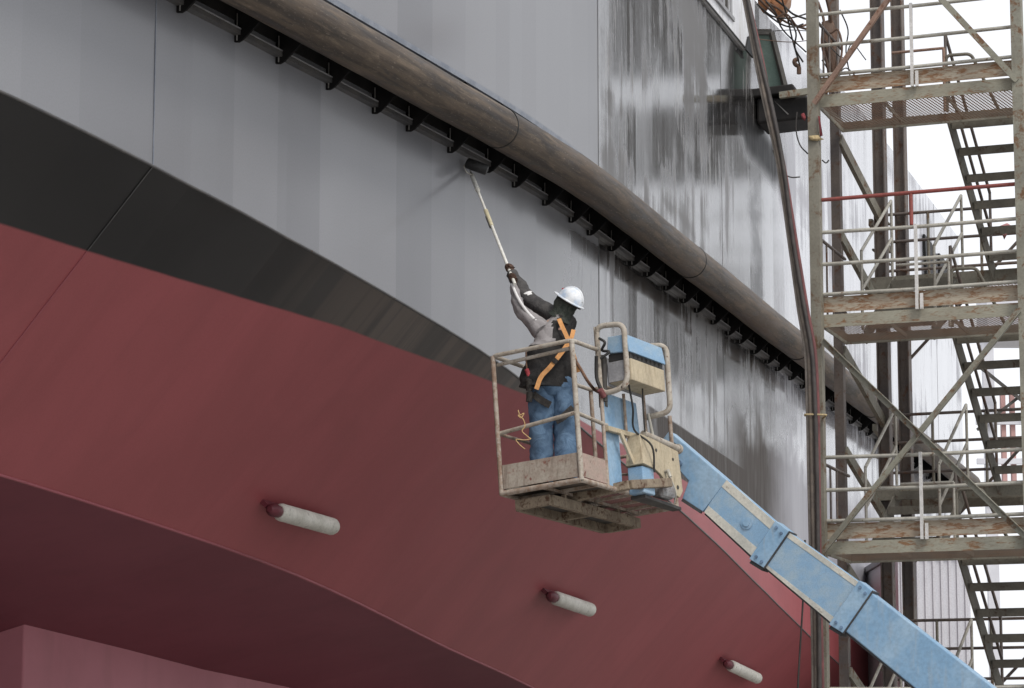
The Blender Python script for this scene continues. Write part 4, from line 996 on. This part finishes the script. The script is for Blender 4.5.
# lanyard from harness to the rail
mb = MB(); mb.tube(smooth_path([on_back(573, 357, .03), on_back(580, 368, .06), on_back(587, 380, .02), on_back(595, 390, -.25), Bw(.03, .5, .93)], 6), .016, 7); lany = mb.build("lanyard", M['rope'])
tag(lany, "brown rope lanyard running from the painter's back to the basket rail", "rope")
mb = MB(); mb.tube([Bw(.03, .46, .96), Bw(.035, .52, .9)], .03, 8); o = mb.build("snap_hook", M['hose_red']); o.parent = lany
# yellow cord tied on the middle rail
mb = MB(); c0 = Bw(-.58, -.03, .62)
def c_(x, y): return at(x, y, c0.y - .03)
mb.tube(smooth_path([c_(518, 410), c_(520, 415), c_(524, 413), c_(521, 418), c_(518, 415), c_(523, 419), c_(525, 426), c_(522, 431), c_(527, 436), c_(531, 439)], 5), .0055, 5)
mb.tube(smooth_path([c_(531, 439), c_(524, 440), c_(516, 439.5), c_(520, 445), c_(525, 449)], 5), .0055, 5)
tag(mb.build("cord", M['cord']), "frayed yellow cord knotted round the middle rail of the basket", "cord")

# paint roller on its long pole
roll = thing("paint_roller", "black paint roller on a long white extension pole pressed to the hull", "paint roller", PT)
RI = Matrix.Translation(-PT)
def rb_(mb, nm, mat, parent=None):
    o = mb.build(nm, M[mat])
    if parent is None: o.parent = roll; o.matrix_parent_inverse = RI
    else: o.parent = parent
    return o
LP_ = (PT - PBt).length
def pp(t): return PBt + PD * (LP_ * t)
ts = (haR - PBt).length / LP_
mb = MB(); mb.tube([pp(0), pp(.62)], .0165, 10); pl = rb_(mb, "pole", 'polewhite')
mb = MB(); mb.tube([pp(.50), pp(.64), pp(.645)], [.021, .023, .018], 10); rb_(mb, "pole_sleeve", 'poleyellow', pl)
mb = MB(); mb.bar(pp(.50) + Vector((-.012, -.018, -.02)), pp(.60) + Vector((-.012, -.018, -.02)), .02, .018); rb_(mb, "clip", 'darkgrease', pl)
mb = MB(); mb.tube([pp(.62), pp(.84)], .0135, 9); rb_(mb, "inner_pole", 'polewhite')
mb = MB(); mb.tube([pp(.80), pp(.84), pp(.97), pp(.985)], [.016, .024, .024, .014], 9); mb.tube([pp(.83), pp(.835)], .03, 9); rb_(mb, "handle", 'polewhite')
r0 = plan(5.28, -.38, 8.20); r1 = r0 + Vector((.215, -.02, -.085))
mb = MB(); rax = (r1 - r0)
mb.tube([r0 + rax * t for t in (-.02, .04, .5, .96, 1.02)], [.045, .058, .06, .058, .045], 16); rb_(mb, "roller_sleeve", 'roller')
mb = MB(); mb.tube(smooth_path([pp(.98), pp(1.02), at(472, 174.5, 30.2), at(466.5, 172, 30.12), at(464, 166, 30.15), at(466.5, 163, 30.25)], 5), .006, 6); rb_(mb, "wire_frame", 'rail')

# ------------------------------------------------------------------ hoses hanging down beside the tower
HP = [(741, -30, 31.6), (748, 6, 31.4), (759.5, 60, 31.1), (769, 105, 30.9), (781, 165, 30.8), (792, 240, 30.75), (803, 310, 30.72), (810, 352, 30.70), (812.5, 400, 30.68), (814, 470, 30.68), (815.5, 560, 30.68), (817, 640, 30.68), (818, 720, 30.68), (819, 900, 30.68)]
HOSES = [(-1.5, .0, .026, 'hose_grey', "thick grey brown hose hanging slackly past the mooring platform to the tower"),
         (2.2, -.05, .024, 'hose_dark', "dark hose hanging in the bundle left of the stair tower"),
         (4.4, .03, .022, 'hose_red', "dull red hose hanging in the bundle left of the stair tower"),
         (-4.6, .05, .019, 'hose_pale', "pale dusty hose at the outer left edge of the hanging bundle")]
for k, (dx, dy, r, m, lab) in enumerate(HOSES):
    pts = []
    for i, (x, y, Y) in enumerate(HP):
        wob = 1.5 * math.sin(i * 1.7 + k * 2.2) if i < 7 else .8 * math.sin(i * 1.3 + k * 2)
        sp = (.8 if i < 7 else 1.05)
        if m == 'hose_red' and i < 4: wob -= 3
        pts.append(at(x + dx * sp + wob * .6, y, Y + dy))
    mb = MB(); mb.tube(smooth_path(pts, 5), r, 8); tag(mb.build("hose", M[m]), lab, "hose", "hoses hanging beside the stair tower")
mb = MB(); mb.tube(smooth_path([at(805, 540, 30.6), at(803, 600, 30.6), at(800, 650, 30.6), at(797.5, 700, 30.6), at(796, 800, 30.6)], 5), .010, 6); tag(mb.build("cable", M['cable']), "thin black cable hanging free in front of the red bottom below the boom", "cable")
mb = MB(); c = at(814, 415, 30.68); mb.tube(round_loop([c + Vector((-.10, -.05, .0)), c + Vector((.13, -.06, -.005)), c + Vector((.12, .42, 0)), c + Vector((-.09, .1, .01))], .04, closed=True), .011, 6, closed=True); tag(mb.build("rope_tie", M['tape']), "straw coloured rope tie holding the hoses to the tower post", "rope")

# ------------------------------------------------------------------ clutter round the head of the tower
gx = [hp(20.6, .14, 12.60), hp(20.6, .46, 12.60), hp(20.35, .30, 13.44), hp(20.35, .04, 13.46)]
ch = thing("chute", "green grey steel chute leaning on the black platform under the hull edge", "chute", gx[0])
CI = Matrix.Translation(-gx[0])
mb = MB(); mb.prism(gx, along(20) * .03); o = mb.build("chute_bed", M['green']); o.parent = ch; o.matrix_parent_inverse = CI
for a, b, m in ((1, 2, 'darkgrease'), (0, 3, 'weld'), (3, 2, 'darkgrease')):
    mb = MB(); mb.bar(gx[a] - along(20) * .03, gx[b] - along(20) * .03, .05, .09); o = mb.build("chute_edge", M[m]); o.parent = ch; o.matrix_parent_inverse = CI
rnd = random.Random(11)
CB = [[(752, -8), (768, 8), (786, 22), (809, 30)], [(757, 4), (772, 16), (790, 18), (812, 12)], [(760, -6), (775, 12), (783, 30), (806, 52)], [(766, 2), (780, 10), (797, 26), (813, 22)],
      [(770, -5), (784, 6), (793, 14), (806, 19)], [(757, 30), (772, 31), (790, 30), (808, 31)], [(757, 39), (775, 41), (792, 42), (812, 40)], [(781, -4), (788, 20), (792, 38), (800, 66)], [(790, 20), (796, 33), (795, 48), (803, 62)],
      [(776, 18), (786, 14), (795, 24), (803, 40)], [(764, 12), (781, 24), (793, 27), (803, 24)]]
for k, pts in enumerate(CB):
    mb = MB(); mb.tube(smooth_path([at(x, y, 31.3 + .3 * rnd.random() + .1 * i) for i, (x, y) in enumerate(pts)], 5), rnd.choice((.010, .013, .016, .022)) if k not in (5, 6) else .005, 6)
    tag(mb.build("cable", M['cable' if k % 3 else 'cable_brown']), "one of the loose cables tangled round the head of the tower", "cable", "tangled cables at the tower head")
CB2 = [[(818, 2), (824, 22), (822, 44), (829, 74), (826, 96)], [(826, -4), (831, 20), (829, 40), (835, 62), (833, 88)], [(820, 26), (830, 33), (838, 30), (842, 50), (836, 80)], [(822, 60), (834, 76), (846, 68), (858, 78), (874, 84)],
       [(824, 40), (843, 58), (852, 44), (866, 60)], [(840, 10), (848, 30), (846, 52), (852, 86)]]
for k, pts in enumerate(CB2):
    mb = MB(); mb.tube(smooth_path([at(x, y, 31.75 + .12 * i * (1 if k % 2 else -.3)) for i, (x, y) in enumerate(pts)], 5), (.016, .02, .013, .008, .007, .009)[k], 6)
    tag(mb.build("cable", M['cable_brown' if k < 3 else 'cable']), "one of the brown and black wires draped inside the top bay of the tower", "cable", "wires draped in the top bay")
def rag(name, pts, m, lab, cat, Y, th=.03, seed=0):
    mb = MB(); n = len(pts); P = [at(x, y, Y) for x, y in pts]; c = sum(P, Vector()) / n
    rings_ = []
    for w_, d in ((.55, -th), (1., -th * .4), (1., th * .4), (.55, th)):
        rings_.append([c + (p - c) * (w_ * (1 + .12 * mnoise.noise(Vector((i * 1.7, d * 30, seed))))) + Vector((0, d + .05 * mnoise.noise(Vector((i * .9, seed, 2))), 0)) for i, p in enumerate(P)])
    mb.rings(rings_); tag(mb.build(name, M[m]), lab, cat)
rag("canvas", [(757, -14), (772, -12), (790, -13), (788, 0), (783, 9), (778, 20), (773, 11), (768, 4), (764, 13), (759, 5)], 'canvas', "rust orange canvas scrap hanging among the cables at the tower head", "canvas", 33.4, .10, 1)
rag("canvas", [(768, -10), (780, -8), (793, -12), (791, 6), (786, 16), (780, 25), (776, 14), (772, 8)], 'canvas2', "pale brown canvas scrap hanging behind the orange one at the tower head", "canvas", 33.7, .10, 7)
rag("rag", [(822, 22), (832, 20), (838, 32), (836, 52), (833, 78), (829, 84), (826, 60), (821, 45)], 'cable_brown', "brown rag bundle stuffed beside the green post in the top bay", "rag", 31.9, .05, 4)
rag("rag", [(801, 114), (804, 113), (806, 117), (805, 121), (802, 119)], 'reddark', "small red rag caught at the corner of the black platform", "rag", 30.8, .02, 5)
rag("rag", [(818, 116), (820, 116), (821, 126), (823, 135), (820, 136), (819, 126)], 'reddark', "red rag strip tied to the front post below the top platform", "rag", 30.85, .015, 6)
rag("tarp_scrap", [(809, 136), (819, 135), (820, 138), (824, 139), (817, 141), (809, 140)], 'tape', "straw coloured scrap wrapped round the front post of the tower", "wrap", 30.88, .03, 7)
rag("rag", [(1000, 226), (1007, 223), (1014, 227), (1009, 231), (1004, 240), (1001, 232)], 'ragpink', "pale red rag hanging on the landing rail at the far right", "rag", 32.9, .02, 8)
mb = MB(); mb.tube(round_loop([at(799, 74, 32.2), at(799, 66, 32.2), at(795, 65, 32.2), at(794, 60, 32.2), at(799, 59, 32.2)], .03, closed=False), .026, 8); tag(mb.build("pipe_hook", M['cable_brown']), "small bent brown pipe end above the black platform", "pipe")
for pts, lab in (([(797, 112), (796, 130), (800, 145), (808, 154)], "thin black wire curving from the platform to the front post"), ([(773, 150), (780, 170), (790, 177), (800, 177)], "thin black wire looped low across the grey hull"), ([(822, 160), (826, 163), (829, 160)], "short curl of wire on the right side of the front post")):
    mb = MB(); mb.tube(smooth_path([at(x, y, 31.0) for x, y in pts], 5), .008, 5); tag(mb.build("wire", M['cable']), lab, "wire")

# ------------------------------------------------------------------ far dockside crane behind the tower
CP = at(1007, 470, 130.); CP.z = 0
cr = thing("dock_crane", "far pale and red dockside crane portal seen behind the stair tower", "crane", CP); CRI = Matrix.Translation(-CP)
def crb(mb, nm, m): o = mb.build(nm, M[m]); o.parent = cr; o.matrix_parent_inverse = CRI
for dx, m in ((-.12, 'redsteel'), (.30, 'redsteel'), (-.75, 'clad'), (1.7, 'clad')):
    mb = MB(); mb.bar(CP + Vector((dx, 0, 14.3 if m == 'redsteel' else 0)), CP + Vector((dx, 0, 19.5 if m == 'redsteel' else 22)), .2 if m == 'redsteel' else .5, .4); crb(mb, "leg", m)
for z in (14.5, 16.2, 18.): 
    mb = MB(); mb.bar(CP + Vector((-1.4, -.3, z)), CP + Vector((4, -.3, z)), .2, .25); crb(mb, "girder", 'clad')
mb = MB(); mb.bar(CP + Vector((-1.4, -.6, 17.6)), CP + Vector((2.2, -.6, 20.4)), .14, .14); crb(mb, "stay", 'darkgrease')
mb = MB(); mb.bar(CP + Vector((2.2, -.8, 17.6)), CP + Vector((-1.2, -.8, 20.4)), .14, .14); crb(mb, "stay", 'darkgrease')
mb = MB(); mb.box(CP + Vector((2.2, 1, 23)), (6, 3, 2.4)); crb(mb, "cabin", 'clad')

# unseen dark crane shape, added so the glossy forward side mirrors dark bands
HC = Vector((2.6 + 150 * math.sin(R_(29.1)), 42 + 150 * math.cos(R_(29.1)), 0)); hx = Vector((math.cos(R_(29)), -math.sin(R_(29)), 0)); hy = Vector((hx.y * -1, hx.x, 0))
hc = thing("mirror_crane", "unseen dark crane shape added to be mirrored in the glossy forward side", "crane", HC); HCI = Matrix.Translation(-HC)
HRZ = Matrix.Rotation(-R_(29), 3, 'Z')
def hcb(nm, a0, a1, z0, z1, dep=5., m='darkgrease', a2=0):
    mb = MB(); mb.box(HC + hx * ((a0 + a1) / 2) + Vector((0, 0, (z0 + z1) / 2)), (a1 - a0, dep, z1 - z0), 0, HRZ)
    o = mb.build(nm, M[m]); o.parent = hc; o.matrix_parent_inverse = HCI
hcb("mirror_top", -3., 6.4, 50.0, 66); hcb("mirror_top", -7., -3.6, 52.5, 66); hcb("mirror_mid", -3.2, 5.4, 42.2, 47.0, 3); hcb("mirror_mid", -7.4, -3.6, 42.6, 47.4, 3); hcb("mirror_small", -8., -5.4, 47.9, 49.0, 3); hcb("mirror_low", -3.6, 4.2, 28.8, 36); hcb("mirror_low", -8.5, -5., 25., 31.); hcb("mirror_base", -6.5, 3.4, 16., 24.)
for a in (-4.6, -3.2): hcb("leg", a, a + .5, 0, 50, .6)
hcb("leg", 2.2, 2.7, 0, 50, .6)
for z in (39.5, 37.2, 26.5): hcb("girder", -4.4, -1.8, z, z + .5, .5)

# white ribbed site cabin standing on the dock floor behind the tower
SP = Vector((7.3, 50, 0)); sc_ = thing("site_cabin", "tall white ribbed site cabin behind the lowest platform of the tower", "cabin", SP); SCI = Matrix.Translation(-SP)
def scb(mb, nm, m): o = mb.build(nm, M[m]); o.parent = sc_; o.matrix_parent_inverse = SCI
mb = MB(); mb.box((7.3, 53, 2.8), (1.24, 6, 5.6))
for i in range(9): mb.box((6.75 + i * .138, 49.985, 2.8), (.05, .03, 5.5))
scb(mb, "wall", 'clad')
mb = MB(); mb.box((7.3, 53, 5.66), (1.34, 6.2, .1)); scb(mb, "roof", 'greybox')
mb = MB(); mb.box((7.3, 49.98, 1.05), (.8, .05, 2.0)); scb(mb, "door", 'greybox')
